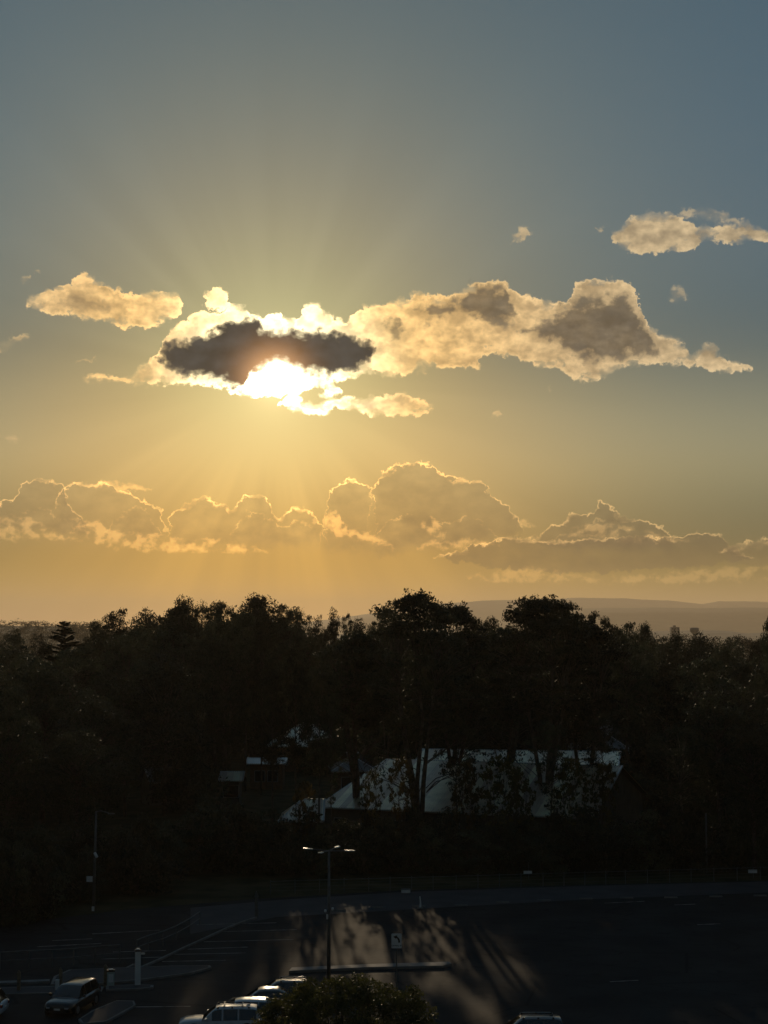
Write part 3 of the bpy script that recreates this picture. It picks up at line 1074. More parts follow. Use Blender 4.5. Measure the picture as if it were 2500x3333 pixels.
# main hall: front eave from (1040,2628) to (1930,2658)
pa, pb = G(1030, 2626, 3.7), G(1935, 2664, 3.7)
rz = math.atan2(pb.y - pa.y, pb.x - pa.x)
mid_ = (pa + pb) / 2
Lh = (pb - pa).length
hip_house('long low hall with pale metal hip roof behind the forked tree', (mid_.x, mid_.y, 0), rz, Lh, 26.0, 3.7, 7.8, M_GAL, M_WALL, hip_l=3.0, hip_r=0, nwin=9)
# wing behind it with the brighter roof
pa, pb = G(1330, 2512, 6.3), G(2010, 2520, 6.3)
hip_house('rear wing with bright metal roof just above the long hall ridge', ((pa.x + pb.x) / 2, (pa.y + pb.y) / 2, 0), rz * .5, (pb - pa).length, 20.0, 6.3, 8.1, M_GAL, M_WALL, hip=False, nwin=7)
# left annex, low gable
pa, pb = G(905, 2700, 2.6), G(1052, 2700, 2.6)
hip_house('small annex with light roof edge left of the long hall', ((pa.x + pb.x) / 2, pa.y, 0), 0, (pb - pa).length, 7.0, 3.4, 5.2, M_GAL, M_WALL, hip_l=2.2, hip_r=0, nwin=2)
# blue-grey roof up left
pa, pb = G(872, 2430, 4.0), G(1115, 2436, 4.0)
hip_house('hip roofed house with dull blue grey roof behind bare trunks', ((pa.x + pb.x) / 2, pa.y, 0), 0, (pb - pa).length, 15.0, 4.0, 8.6, M_GAL, M_BRICK, nwin=3)
pa, pb = G(1080, 2510, 3.4), G(1230, 2512, 3.4)
hip_house('low house with dark roof left of the hall ridge', ((pa.x + pb.x) / 2, pa.y, 0), .1, (pb - pa).length, 8.0, 3.4, 5.6, M_GALD, M_BRICK, nwin=2)
pa, pb = G(700, 2552, 3.2), G(800, 2530, 3.2)
hip_house('shed with small bright white roof between the left trees', ((pa.x + pb.x) / 2, (pa.y + pb.y) / 2, 0), 0, pb.x - pa.x, 5.0, 3.2, 4.1, M_GAL, M_WALL, hip=False, nwin=2)
pa, pb = G(795, 2492, 3.6), G(935, 2480, 3.6)
hip_house('flat shed with sunlit roof edge above the white shed', ((pa.x + pb.x) / 2, (pa.y + pb.y) / 2, 0), 0, pb.x - pa.x, 6.0, 3.6, 4.2, M_TRIM, M_BRICK, hip=False, nwin=2)
pa, pb = G(505, 2545, 3.0), G(575, 2540, 3.0)
hip_house('small house with pale gable among the far left trees', ((pa.x + pb.x) / 2, pa.y, 0), .5, (pb - pa).length * 1.2, 5.0, 3.0, 5.0, M_GALD, M_WALL, hip=False, nwin=1)
pa, pb = G(1880, 2450, 4.2), G(2060, 2462, 4.2)
hip_house('hip roofed house with dull roof right of the hall', ((pa.x + pb.x) / 2, pa.y, 0), -.1, (pb - pa).length, 14.0, 4.2, 8.6, M_GALD, M_BRICK, nwin=3)
pa, pb = G(2140, 2440, 4.0), G(2420, 2440, 4.0)
hip_house('long dark roofed house deep in the right hand trees', ((pa.x + pb.x) / 2, pa.y, 0), 0, (pb - pa).length, 12.0, 4.0, 6.8, M_GALD, M_BRICK, nwin=4)

# ------------------------------------------------------------------ far land
def ridge_profile(name, pts, dist, depth, m, seed, rough):
    rnd = random.Random(seed)
    xs = np.linspace(pts[0][0], pts[-1][0], 260)
    ys = np.interp(xs, [p[0] for p in pts], [p[1] for p in pts])
    ph = [rnd.uniform(0, 6.28) for _ in range(8)]
    nz_ = sum(np.sin(xs * (.012 * 1.9 ** k) + ph[k]) / 1.6 ** k for k in range(8)) * rough
    ys = ys + nz_
    rows = []
    for f, g in ((-1.0, 0.0), (-.6, .35), (-.3, .72), (0, 1.0), (.4, .8), (1.0, 0)):
        row = []
        for i, (x, y) in enumerate(zip(xs, ys)):
            p = AT(x, y, dist)
            jit = rnd.uniform(.94, 1.0) if f else 1
            row.append((p.x, dist + depth * f, -.3 + (p.z + .3) * g * jit))
        rows.append(row)
    v = [p for r_ in rows for p in r_]
    n = len(xs)
    F = [(j * n + i, j * n + i + 1, (j + 1) * n + i + 1, (j + 1) * n + i) for j in range(len(rows) - 1) for i in range(n - 1)]
    me = bpy.data.meshes.new(name)
    me.from_pydata(v, [], F)
    me.polygons.foreach_set('use_smooth', [True] * len(F))
    return tag(put_obj(name, me, m), kind='structure')


ridge_profile('mountain', [(-900, 2075), (900, 2040), (1400, 1968), (1560, 1955), (1760, 1949), (2040, 1947), (2200, 1956), (2290, 1966), (2340, 1957), (2500, 1961), (3400, 1965)], 19500, 1500, M_ROCK, 1, 1.2)
ridge_profile('mountain', [(-900, 2080), (1300, 2070), (1700, 2010), (1900, 1981), (2150, 1978), (2500, 1979), (3400, 1984)], 12500, 1200, M_ROCK, 2, .9)
ridge_profile('hill', [(-900, 2062), (1200, 2064), (2100, 2052), (2210, 2053), (2330, 2052), (2375, 2055), (2430, 2062), (2500, 2058), (3400, 2054)], 4600, 700, M_ROCK, 3, .9)

# city blocks in the haze
def far_block(label, x0, x1, ytop, dist, cat='tower block', cap=None):
    p, q = AT(x0, ytop, dist), AT(x1, ytop, dist)
    w = q.x - p.x
    r = empty('tower_block', label, cat, ((p.x + q.x) / 2, dist, 0))
    solid('wall', lambda bm: box(bm, -w / 2, w / 2, 0, w, -.3, p.z), M_TOWER, r)
    solid('plant_room', lambda bm: box(bm, -w * .18, w * .12, w * .3, w * .7, p.z, p.z + 2.8), M_TOWER, r)
    nw = max(3, int(w / 5))
    for k in range(nw):
        for j in range(3):
            cx = -w / 2 + w * (k + .5) / nw
            z = p.z - 4 - 5 * j
            solid('window', lambda bm: box(bm, cx - 1.2, cx + 1.2, -.06, .0, z, z + 2.2), M_PANE, r)
    return r


far_block('square grey tower block beside the water tower on the horizon', 2185, 2212, 2041, 2600)
def water_tower():
    d = 2500
    p = AT(2260, 2043, d)
    s = d / FPX
    r = empty('water_tower', 'bulb shaped water tower on the hazy horizon at right', 'water tower', (p.x, d, 0))
    w = 15 * s
    prof = [(.35 * w, -.3), (.35 * w, p.z - 22 * s), (.5 * w, p.z - 19 * s), (w * .93, p.z - 13 * s), (w, p.z - 7 * s), (w * .97, p.z - 2.5 * s), (w * .7, p.z), (0.01, p.z + .3)]
    def f(bm):
        seg = 20
        rings = [[bm.verts.new((math.cos(2 * math.pi * k / seg) * a, math.sin(2 * math.pi * k / seg) * a, z)) for k in range(seg)] for a, z in prof]
        for q, t in zip(rings, rings[1:]):
            for k in range(seg): bm.faces.new((q[k], q[(k + 1) % seg], t[(k + 1) % seg], t[k]))
    solid('tank', f, M_TOWER, r, True)
    solid('aerial', lambda bm: tube(bm, [(-w * .95, 0, p.z - 6 * s), (-w * .95, 0, p.z + 1.2 * s)], .25, 6), M_POLE, r)


water_tower()

# ------------------------------------------------------------------ trees
def fast_mesh(name, V, F4):
    me = bpy.data.meshes.new(name)
    V = np.asarray(V, dtype=np.float32)
    F4 = np.asarray(F4, dtype=np.int32)
    n, k = F4.shape
    me.vertices.add(len(V))
    me.vertices.foreach_set('co', V.ravel())
    me.loops.add(n * k)
    me.loops.foreach_set('vertex_index', F4.ravel())
    me.polygons.add(n)
    me.polygons.foreach_set('loop_start', np.arange(0, n * k, k, dtype=np.int32))
    me.polygons.foreach_set('loop_total', np.full(n, k, dtype=np.int32))
    me.update()
    return me


def leaf_cloud(rng, centres, radii, per, size, flat=.6, thick=.0, droop=.3):
    """leaf faces through clumps; centres (n,3), radii (n,)"""
    c = np.repeat(centres, per, axis=0)
    r = np.repeat(radii, per)
    n = len(c)
    d = rng.normal(size=(n, 3))
    d /= np.linalg.norm(d, axis=1)[:, None]
    d[:, 2] = np.where(rng.random(n) < .3, d[:, 2], np.abs(d[:, 2]))
    rad = rng.random(n) ** .45
    # lumpy: each clump wobbles
    wob = 1 + .25 * np.sin(c[:, 0] * 3.1 + d[:, 0] * 5) * np.sin(c[:, 1] * 2.7 + d[:, 1] * 5 + d[:, 2] * 4)
    pos = c + d * (r * rad * wob)[:, None] * np.array([1, 1, flat])
    a = rng.normal(size=(n, 3))
    a[:, 2] -= droop
    a /= np.linalg.norm(a, axis=1)[:, None]
    b = np.cross(a, rng.normal(size=(n, 3)))
    b /= np.linalg.norm(b, axis=1)[:, None]
    s = size * rng.uniform(.6, 1.4, n)
    L, Wd = a * s[:, None], b * (s * rng.uniform(.3, .5, n))[:, None]
    V = np.stack([pos - L * .5, pos + Wd * .5 - L * .05, pos + L * .5, pos - Wd * .5 - L * .05], axis=1).reshape(-1, 3)
    F = np.arange(n * 4, dtype=np.int32).reshape(-1, 4)
    return V, F


def tree_meshes(seed, H=20.0, rw=6.0, base=.35, n=60, clump=1.35, per=150, leaf=.34, stems=1, shell=.55, flat=.6, dome=.55, trunk_r=.32, spread=1.0, gaps=0.0, forks=None):
    """trunk mesh and crown mesh of a tree H tall and 2*rw wide"""
    rng = np.random.default_rng(seed)
    zb = H * base
    cs, rs = [], []
    tries = 0
    while len(cs) < n and tries < n * 40:
        tries += 1
        a = rng.random() * 2 * math.pi
        t = rng.random() ** .8
        z = zb + (H - zb) * t
        # radius of the crown at this height: widest at 'dome' of it
        q = (t - dome) / (1 - dome) if t > dome else (dome - t) / dome
        rr = rw * math.sqrt(max(0, 1 - q ** 2)) * (1 if t > dome else .55 + .45 * (1 - q))
        rad = rr * (shell + (1 - shell) * rng.random()) if rng.random() < .75 else rr * rng.random()
        rad *= .8 + .25 * math.sin(a * 3 + seed) * math.sin(a * 2 + seed * 1.7)
        p = np.array([math.cos(a) * rad, math.sin(a) * rad, z - clump * flat * .9])
        rc = clump * rng.uniform(.6, 1.3)
        if gaps and any(np.linalg.norm((p - o) * [1, 1, 1.5]) < gaps * (rc + r_) * .5 for o, r_ in zip(cs, rs)): continue
        cs.append(p); rs.append(rc)
    cs, rs = np.array(cs), np.array(rs)
    V, F = leaf_cloud(rng, cs, rs, per, leaf, flat)
    # little outliers make the edge ragged
    k = max(6, n // 2)
    idx = rng.integers(0, len(cs), k)
    off = rng.normal(size=(k, 3))
    off /= np.linalg.norm(off, axis=1)[:, None]
    off[:, 2] = np.abs(off[:, 2]) * .8
    V2, F2 = leaf_cloud(rng, cs[idx] + off * rs[idx][:, None] * [1.0, 1.0, .75], rs[idx] * .38, max(12, per // 5), leaf * .9, .8)
    V = np.vstack([V, V2]); F = np.vstack([F, F2 + F.max() + 1])
    heff = float(np.percentile(V[:, 2], 99.3))
    crown = fast_mesh('crown', V, F)
    bm = bmesh.new()
    tips = list(range(len(cs)))
    stemtops = []
    for s in range(stems):
        a = rng.random() * 6.28 + s * 2 * math.pi / stems
        lean = (.0 if stems == 1 else rw * .42) * spread
        top = np.array([math.cos(a) * lean, math.sin(a) * lean * .7, zb + (H - zb) * .55])
        m1 = top * [.25, .25, .35] + rng.normal(size=3) * [.15, .15, 0] * trunk_r * 3
        m2 = top * [.62, .62, .68] + rng.normal(size=3) * [.2, .2, 0] * trunk_r * 3
        r0 = trunk_r * (1 if stems == 1 else .72)
        tube(bm, [(math.cos(a) * (.12 if stems > 1 else 0), math.sin(a) * (.12 if stems > 1 else 0), -.4), m1, m2, top], [r0, r0 * .8, r0 * .55, r0 * .25], 7)
        stemtops.append((np.array([0, 0, 0.]), m1, m2, top, r0))
    for i, c in enumerate(cs):
        # branch from the nearest stem
        best = min(stemtops, key=lambda s: np.linalg.norm(s[3] - c))
        f = min(max((c[2] - best[2][2]) / max(best[3][2] - best[2][2], .1) * .7 - .1, -.55), .8)
        st = best[2] + (best[3] - best[2]) * f if f > 0 else best[2] + (best[2] - best[1]) * f
        md = (st + c) / 2 + np.array([0, 0, .12]) * np.linalg.norm(c - st) * .6 + rng.normal(size=3) * .15
        rb = best[4] * rng.uniform(.14, .26)
        tube(bm, [st, md, c], [rb, rb * .65, rb * .3], 4, False)
    trunk = mesh_of(bm, True, 'trunk')
    trunk.materials.append(M_BARK)
    return trunk, crown, heff, rw


def with_leaf(me, m):
    me.materials.append(m)
    return me


KIND = {}
def kind(name, m=M_LEAF, **k):
    t, c, H, rw = tree_meshes(**k)
    with_leaf(c, m)
    KIND[name] = (t, c, H, rw)


kind('gum_a', seed=11, n=85, clump=1.5, gaps=.4, dome=.5)
kind('gum_b', seed=12, n=75, clump=1.6, stems=2, gaps=.45, base=.35)
kind('gum_c', seed=13, n=95, clump=1.4, base=.3, dome=.5, gaps=.4)
kind('dense_a', seed=21, n=95, clump=1.7, base=.15, dome=.5, per=170, shell=.7)
kind('dense_b', seed=22, n=90, clump=1.8, base=.1, dome=.45, per=170, shell=.6, flat=.75)
kind('dome', seed=23, n=130, clump=1.45, base=.22, dome=.42, per=165, shell=.75, flat=.7)
kind('umbrella_a', seed=31, n=58, clump=1.5, base=.52, dome=.35, rw=8.5, stems=3, gaps=.62, flat=.42, trunk_r=.4, per=210)
kind('umbrella_b', seed=33, n=52, clump=1.4, base=.58, dome=.3, rw=8.5, stems=3, gaps=.66, flat=.42, trunk_r=.4, per=210)
kind('sparse_a', seed=41, n=48, clump=1.1, base=.45, dome=.55, gaps=.9, per=110, trunk_r=.24)
kind('sparse_b', seed=42, n=60, clump=1.0, base=.35, dome=.6, gaps=.9, per=100, trunk_r=.22)
kind('tall_a', seed=51, n=62, clump=1.3, base=.45, rw=4.2, dome=.4, gaps=.4, trunk_r=.22)
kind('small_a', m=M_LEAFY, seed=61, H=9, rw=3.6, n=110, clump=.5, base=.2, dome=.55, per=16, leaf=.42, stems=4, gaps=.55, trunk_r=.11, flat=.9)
kind('shrub_a', seed=71, H=5, rw=3.2, n=40, clump=.95, base=.0, dome=.3, per=120, leaf=.3, shell=.7, flat=.8, trunk_r=.12)
kind('shrub_b', seed=72, H=4, rw=3.4, n=38, clump=1.0, base=.0, dome=.35, per=120, leaf=.3, shell=.7, flat=.8, trunk_r=.12, stems=3)

n_tree = 0
def plant(kindname, x, y, H, W, label, group=None, rz=None, cat='tree', name='gum_tree', z=0.0):
    global n_tree
    t, c, h0, rw = KIND[kindname]
    n_tree += 1
    rnd = random.Random(n_tree * 77 + 5)
    r = empty(name, label, cat, (x, y, z), rnd.uniform(0, 6.28) if rz is None else rz, group)
    r.scale = (W / (2 * rw), W / (2 * rw), H / h0)
    put_obj('trunk', t, None, r)
    put_obj('crown', c, None, r)
    return r


def plant_px(kindname, xd, topd, wd, dist, label, **k):
    """a tree whose crown top stands at (xd, topd) of the 1659 px wide view, dist metres away"""
    f = 2500 / 1659
    p = AT(xd * f, topd * f, dist)
    return plant(kindname, p.x, dist, p.z, wd * f * dist / FPX, label, **k)


# --- trees that make the skyline, left to right
SKY = [
    ('dense_a', 30, 1376, 110, 270, 'low rounded tree at the far left, in front of the hazy ridge'),
    ('dense_b', 88, 1385, 80, 275, 'low tree just left of the layered conifer'),
    ('gum_a', 208, 1352, 70, 285, 'low gum just right of the layered conifer'),
    ('gum_c', 250, 1328, 95, 262, 'rounded gum where the left skyline starts to rise'),
    ('dense_a', 315, 1332, 120, 290, 'broad gum between the conifer and the open topped gum'),
    ('sparse_a', 392, 1300, 105, 240, 'open topped gum with sky showing through its crown'),
    ('gum_b', 430, 1318, 80, 262, 'gum joined to the right of the open topped gum'),
    ('gum_a', 532, 1336, 95, 224, 'full gum added to block low sun, before the left side of the dome shaped tree'),  # this gum and the next two are added to shade the car park
    ('dense_a', 488, 1348, 100, 216, 'dense gum added to block low sun, below the gum with a small bright gap'),
    ('gum_c', 566, 1340, 66, 220, 'narrow gum added to block low sun, right before the dome shaped tree'),
    ('dome', 400, 1318, 110, 270, 'rounded gum behind the open topped gum'),
    ('gum_a', 470, 1312, 90, 266, 'gum on the middle of the left skyline rise'),
    ('gum_b', 655, 1334, 70, 285, 'last gum before the skyline dip'),
    ('umbrella_b', 485, 1314, 95, 258, 'flat topped gum with a small bright gap in its crown'),
    ('dome', 552, 1300, 150, 284, 'tall dense dome shaped tree left of the skyline dip'),
    ('gum_c', 625, 1318, 90, 280, 'gum sloping down on the right side of the dome shaped tree'),
    ('dense_b', 600, 1345, 160, 292, 'broad dark tree below the dome shaped tree'),
    ('tall_a', 690, 1343, 46, 285, 'short spiky gum in the skyline dip, leftmost one'),
    ('tall_a', 722, 1327, 46, 282, 'pointed gum in the middle of the skyline dip'),
    ('sparse_b', 748, 1335, 40, 286, 'thin gum right of the pointed gum in the skyline dip'),
    ('dense_a', 770, 1352, 90, 295, 'low dark tree at the bottom of the skyline dip'),
    ('umbrella_a', 835, 1322, 110, 230, 'flat gum on the left shoulder of the tall spreading gum'),
    ('umbrella_b', 1022, 1345, 80, 240, 'low gum right of the tall spreading gum'),
    ('gum_a', 1062, 1345, 70, 250, 'small gum between the two spreading gums'),
    ('umbrella_a', 1215, 1312, 190, 215, 'wide layered gum on the right half of the skyline'),
    ('umbrella_b', 1290, 1334, 110, 222, 'gum at the right foot of the wide layered gum'),
    ('gum_c', 1350, 1358, 100, 225, 'medium gum right of the wide layered gum'),
    ('dome', 1395, 1360, 70, 255, 'rounded tree left of the hazy tower block'),
    ('gum_b', 1450, 1380, 90, 235, 'dark gum below the hazy tower block'),
    ('dense_a', 1512, 1384, 110, 228, 'dark rounded tree below the water tower'),
    ('dense_b', 1575, 1395, 110, 232, 'low dark tree right of the water tower'),
    ('gum_a', 1668, 1346, 70, 165, 'dark gum cut off by the right edge of the frame'),
    ('gum_c', 1640, 1392, 80, 260, 'low gum beside the right edge of the frame'),
]
for a in SKY:
    a = (a[0], a[1], a[2] - 7, a[3] * (1.22 if a[0][:4] != 'umbr' else 1.1), a[4], a[5])
    plant_px(*a, group='gum trees on the skyline')

# --- big trees in front of the hall
def big_tree(seed, xd, topd, dist, W, base, label, stems, n=150, dome=.42, clump=1.35, xo=0, gaps=.35):
    f = 2500 / 1659
    p = AT(xd * f, topd * f, dist)
    H = p.z
    t, c, he, _ = tree_meshes(seed=seed, H=H, rw=W / 2, base=base, n=n, clump=clump, per=165, stems=stems, dome=dome, gaps=gaps, flat=.5, trunk_r=.42, shell=.5, spread=.8)
    c.materials.append(M_LEAF)
    r = empty('gum_tree', label, 'tree', (p.x, dist, 0))
    r.scale = (1, 1, H / he)
    rg = np.random.default_rng(seed + 9)
    k = 15
    aa, rr, zz = rg.random(k) * 6.28, W / 2 * (.25 + .6 * rg.random(k)), H * (base - .16 + .2 * rg.random(k))
    cc = np.stack([np.cos(aa) * rr, np.sin(aa) * rr, zz], axis=1)
    V, F = leaf_cloud(rg, cc, np.full(k, .7), 22, .38, .9)
    bm = bmesh.new()
    for q in cc:
        tube(bm, [(q[0] * .15, q[1] * .15, q[2] - 2.8), (q[0] * .4 + rg.normal() * .3, q[1] * .5, q[2] - 1.7), (q[0] * .75 + rg.normal() * .3, q[1] * .8, q[2] - .9), tuple(q)], [.06, .045, .03, .012], 4, False)
    put_obj('low_branches', mesh_of(bm, True), M_BARK, r)
    put_obj('low_sprays', fast_mesh('sprays', V, F), M_LEAF, r)
    put_obj('trunk', t, None, r)
    put_obj('crown', c, None, r)
    return r


big_tree(101, 905, 1287, 166, 17.0, .42, 'tall spreading gum with many forked stems standing before the hall', 5, n=170, dome=.36)
big_tree(102, 1175, 1295, 170, 16.5, .46, 'spreading gum with a cluster of upright stems before the hall right end', 4, n=150, dome=.34)
big_tree(103, 985, 1312, 178, 12.0, .45, 'leafy gum filling the crown between the two spreading gums', 3, n=130)
big_tree(104, 775, 1372, 172, 11.0, .50, 'dark leafy gum left of the tall spreading gum', 3, n=130)
big_tree(105, 1090, 1360, 185, 14.0, .50, 'broad dark gum behind the hall centre', 3, n=120)
big_tree(106, 1260, 1345, 176, 12.0, .42, 'dark gum right of the hall gable edge', 3, n=120)
for i, (kd, xd, td, wd, dist, l) in enumerate([
        ('tall_a', 590, 1420, 95, 160, 'slim gum whose straight trunk crosses the blue grey roof, leftmost'),
        ('tall_a', 640, 1405, 95, 163, 'slim gum with a wavy trunk across the blue grey roof'),
        ('tall_a', 690, 1425, 100, 158, 'slim gum with a thick trunk left of the annex'),
        ('sparse_b', 715, 1500, 80, 156, 'bare looking young gum right above the annex'),
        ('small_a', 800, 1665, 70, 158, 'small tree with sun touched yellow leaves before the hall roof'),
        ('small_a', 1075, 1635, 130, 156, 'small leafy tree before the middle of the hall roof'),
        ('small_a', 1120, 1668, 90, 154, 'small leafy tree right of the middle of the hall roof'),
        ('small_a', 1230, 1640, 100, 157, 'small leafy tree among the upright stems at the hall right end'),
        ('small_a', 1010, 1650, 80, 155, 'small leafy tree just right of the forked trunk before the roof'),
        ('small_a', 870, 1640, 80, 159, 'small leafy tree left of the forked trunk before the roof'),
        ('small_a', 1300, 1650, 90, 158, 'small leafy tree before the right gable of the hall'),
        ('sparse_b', 1190, 1560, 120, 160, 'thin tree before the bright upper roof at right'),
        ('sparse_b', 985, 1555, 110, 163, 'thin tree before the bright upper roof near its middle'),
        ('small_a', 655, 1690, 70, 152, 'small pale leafed tree hiding the annex wall'),
        ('sparse_a', 1300, 1540, 110, 162, 'thin tree with bare forks by the dull roof at right')]):
    plant_px(kd, xd, td, wd, dist, l, group='trees before the buildings')

# --- the layered conifer
def conifer():
    f = 2500 / 1659
    p = AT(139 * f, 1343 * f, 225)
    H, rng = p.z, np.random.default_rng(5)
    bm = bmesh.new()
    tube(bm, [(0, 0, -.3), (.1, 0, H * .5), (0, 0, H - .3)], [.4, .25, .05], 8)
    V, F, k = [], [], 0
    z, t = H - .3, 0
    while z > H - 15:
        ln = min(.5 + (H - z) * .55, 4.3)
        nb = 7
        a0 = rng.random() * 6
        for b in range(nb):
            a = a0 + b * 2 * math.pi / nb + rng.normal() * .08
            d = np.array([math.cos(a), math.sin(a), rng.uniform(.0, .34)])
            z_ = z + rng.uniform(-.4, .3)
            l = ln * rng.uniform(.85, 1.1)
            q = [np.array([0, 0, z_]), np.array([0, 0, z_]) + d * l * .6, np.array([0, 0, z_]) + d * l + [0, 0, .06 * l]]
            tube(bm, q, [.07, .05, .02], 4, False)
            m_ = int(l * 60)
            for j in range(m_):
                s = rng.uniform(.15, 1)
                c = q[0] + (q[2] - q[0]) * s
                sd_ = np.array([-d[1], d[0], 0]) * rng.uniform(-1, 1) * .42 * (1.1 - .5 * s) + [0, 0, rng.uniform(-.1, .16)]
                e = c + sd_
                w = d * .2
                V += [c - w, c + w, e + w * 1.3, e - w * 1.3]
                F.append((k, k + 1, k + 2, k + 3)); k += 4
        z -= .8 + .1 * rng.random()
    r = empty('conifer', 'layered conifer with tiers of flat branches on the left skyline', 'tree', (p.x, 225, 0))
    put_obj('trunk', mesh_of(bm, True), M_BARK, r)
    put_obj('crown', fast_mesh('crown', V, F), M_NEEDLE, r)


conifer()

# --- the body of the wood
PROF = [(-300, 1385), (0, 1388), (70, 1400), (170, 1402), (200, 1362), (250, 1338), (330, 1325), (380, 1308), (470, 1312), (560, 1304), (620, 1312), (655, 1340), (700, 1358), (780, 1362), (830, 1345), (1030, 1362), (1080, 1352), (1200, 1330), (1310, 1352), (1390, 1372), (1430, 1392), (1500, 1396), (1560, 1408), (1659, 1400), (1900, 1390)]
rnd = random.Random(4)
KEEP = [  # sightlines to the roofs, in view pixels: x0, x1, y0, y1, nearer than
    (572, 750, 1548, 1625, 250), (715, 815, 1600, 1680, 212), (445, 535, 1658, 1700, 196), (525, 620, 1632, 1655, 205),
    (600, 720, 1700, 1790, 160), (690, 1345, 1625, 1765, 195), (1245, 1375, 1565, 1640, 235), (325, 385, 1640, 1690, 190)]
SUNLIT = [G(x, y) for x, y in ((1480, 3110), (1500, 3180), (1490, 3250), (1420, 3200), (1560, 3300), (980, 3095), (960, 3110), (885, 3215), (1690, 3290), (1680, 3130), (560, 3095))]
TANX, TANZ = SUN.x / SUN.y, SUN.z / SUN.y


def in_house(x, y, m=1.0):
    return any(abs(x - a) < l + m and abs(y - b_) < w_ + m for a, b_, l, w_ in FOOT)


def shades(x, y, H, W):
    if in_house(x, y): return True
    for t in SUNLIT:
        s = y - t.y
        if s < 5: continue
        if abs(x - (t.x + TANX * s)) < W * .42 and H * .97 > TANZ * s: return True
    return False


def hides(xd, w, top, bot, dist):
    return any(dist < dd and xd + w / 2 > a and xd - w / 2 < b and top < y1 and bot > y0 for a, b, y0, y1, dd in KEEP)


ZL = [
    ('left', -160, 600, 'dark gum tree deep in the wood on the left', 'woodland on the left'),
    ('mid', 600, 1340, 'dark gum tree in the wood behind the hall roofs', 'woodland behind the hall'),
    ('right', 1340, 1820, 'dark gum tree deep in the wood on the right', 'woodland on the right')]
count = 0
for dist in (152, 160, 170, 182, 195, 210, 226, 244, 262, 285, 310, 345, 385):
    step = 5.2 if dist < 230 else 7.5
    half = dist * .30
    x = -half + rnd.uniform(0, 3)
    while x < half:
        d = dist + rnd.uniform(-5, 5)
        xd = x / d * 3451 + 829.5
        prof = np.interp(xd, [p[0] for p in PROF], [p[1] for p in PROF])
        maxh = 22 - (prof + rnd.uniform(2, 44) - 1367) / 3451 * d
        kd = rnd.choice(['gum_a', 'gum_b', 'gum_c', 'dense_a', 'dense_b', 'tall_a', 'sparse_b', 'gum_a', 'dome'])
        t, c, h0, rw = KIND[kd]
        H = min(maxh, rnd.uniform(21, 30) if d > 215 else (rnd.uniform(14, 22) if d > 175 else rnd.uniform(11, 17)))
        W = 2 * rw * rnd.uniform(.75, 1.1) * (H / h0) ** .5
        wd = W / d * 3451
        top = 1367 + (22 - H) / d * 3451
        bot = 1367 + (22 - H * (.12 if kd[0] == 'd' else .36)) / d * 3451
        if not (650 < xd < 1360 and d < 196) and not (in_house(x, d) or (shades(x, d, H, W) and rnd.random() < .72)) and not hides(xd, wd * .8, top, bot, d):
            z_ = next((q for q in ZL if q[1] <= xd < q[2]), ZL[2] if xd > 1300 else ZL[0])
            far = ', in the rear rows' if d > 235 else ', in the front rows'
            look = {'gum': 'full crowned', 'den': 'dense rounded', 'tal': 'slim upright', 'spa': 'thin open', 'dom': 'broad domed'}[kd[:3]]
            plant(kd, x, d, H, W, look + ' ' + z_[3] + far, group=z_[4] + (' rear' if d > 235 else ' front'))
            count += 1
        x += step * rnd.uniform(.7, 1.4)

for i in range(150):
    d = rnd.uniform(196, 350)
    x = rnd.uniform(-.27, .27) * d
    H = rnd.uniform(5, 8)
    xd = x / d * 3451 + 829.5
    if not hides(xd, 60, 1367 + (22 - H) / d * 3451, 1367 + 22 / d * 3451, d) and not shades(x, d, H, 8):
        plant(rnd.choice(['shrub_a', 'shrub_b']), x, d, H, rnd.uniform(8, 12), 'bushy thicket under the rear trees ' + ('left of the hall' if xd < 640 else ('behind the hall' if xd < 1340 else 'right of the hall')), group='thickets between the rear trees', cat='shrub', name='shrub')

# --- undergrowth at the foot of the wood
for dist in (149.5, 153, 157.5):
    x = -50
    while x < 52:
        xd = x / dist * 3451 + 829.5
        H = rnd.uniform(3.6, 5.2) if 600 < xd < 1350 else rnd.uniform(3.5, 6.5)
        edge = np.interp(x, [p[0] for p in rear], [p[1] for p in rear]) + 4.5
        yy = dist + rnd.uniform(-1, 1)
        off = yy - 147
        yy = max(yy, edge + off) if x > -20 else edge + off + 1.5
        wh = 'left of the four armed lamp post' if xd < 640 else ('below the hall roof' if xd < 1330 else 'right of the hall')
        plant(rnd.choice(['shrub_a', 'shrub_b']), x, yy, H, rnd.uniform(5, 8.5), 'dark shrub in the thicket at the wood edge ' + wh, group='shrubs at the wood edge', cat='shrub', name='shrub')
        x += rnd.uniform(2.6, 4.2)
# thicket down the left side of the car park
for i in range(26):
    f = i / 25
    p = G(-60 + 330 * f, 3060 - 95 * f)
    plant('shrub_a' if i % 2 else 'shrub_b', p.x - rnd.uniform(1, 7), p.y + rnd.uniform(0, 8), rnd.uniform(3, 6), rnd.uniform(4.5, 7), 'dark shrub beside the car park at far left', group='shrubs left of the car park', cat='shrub', name='shrub')

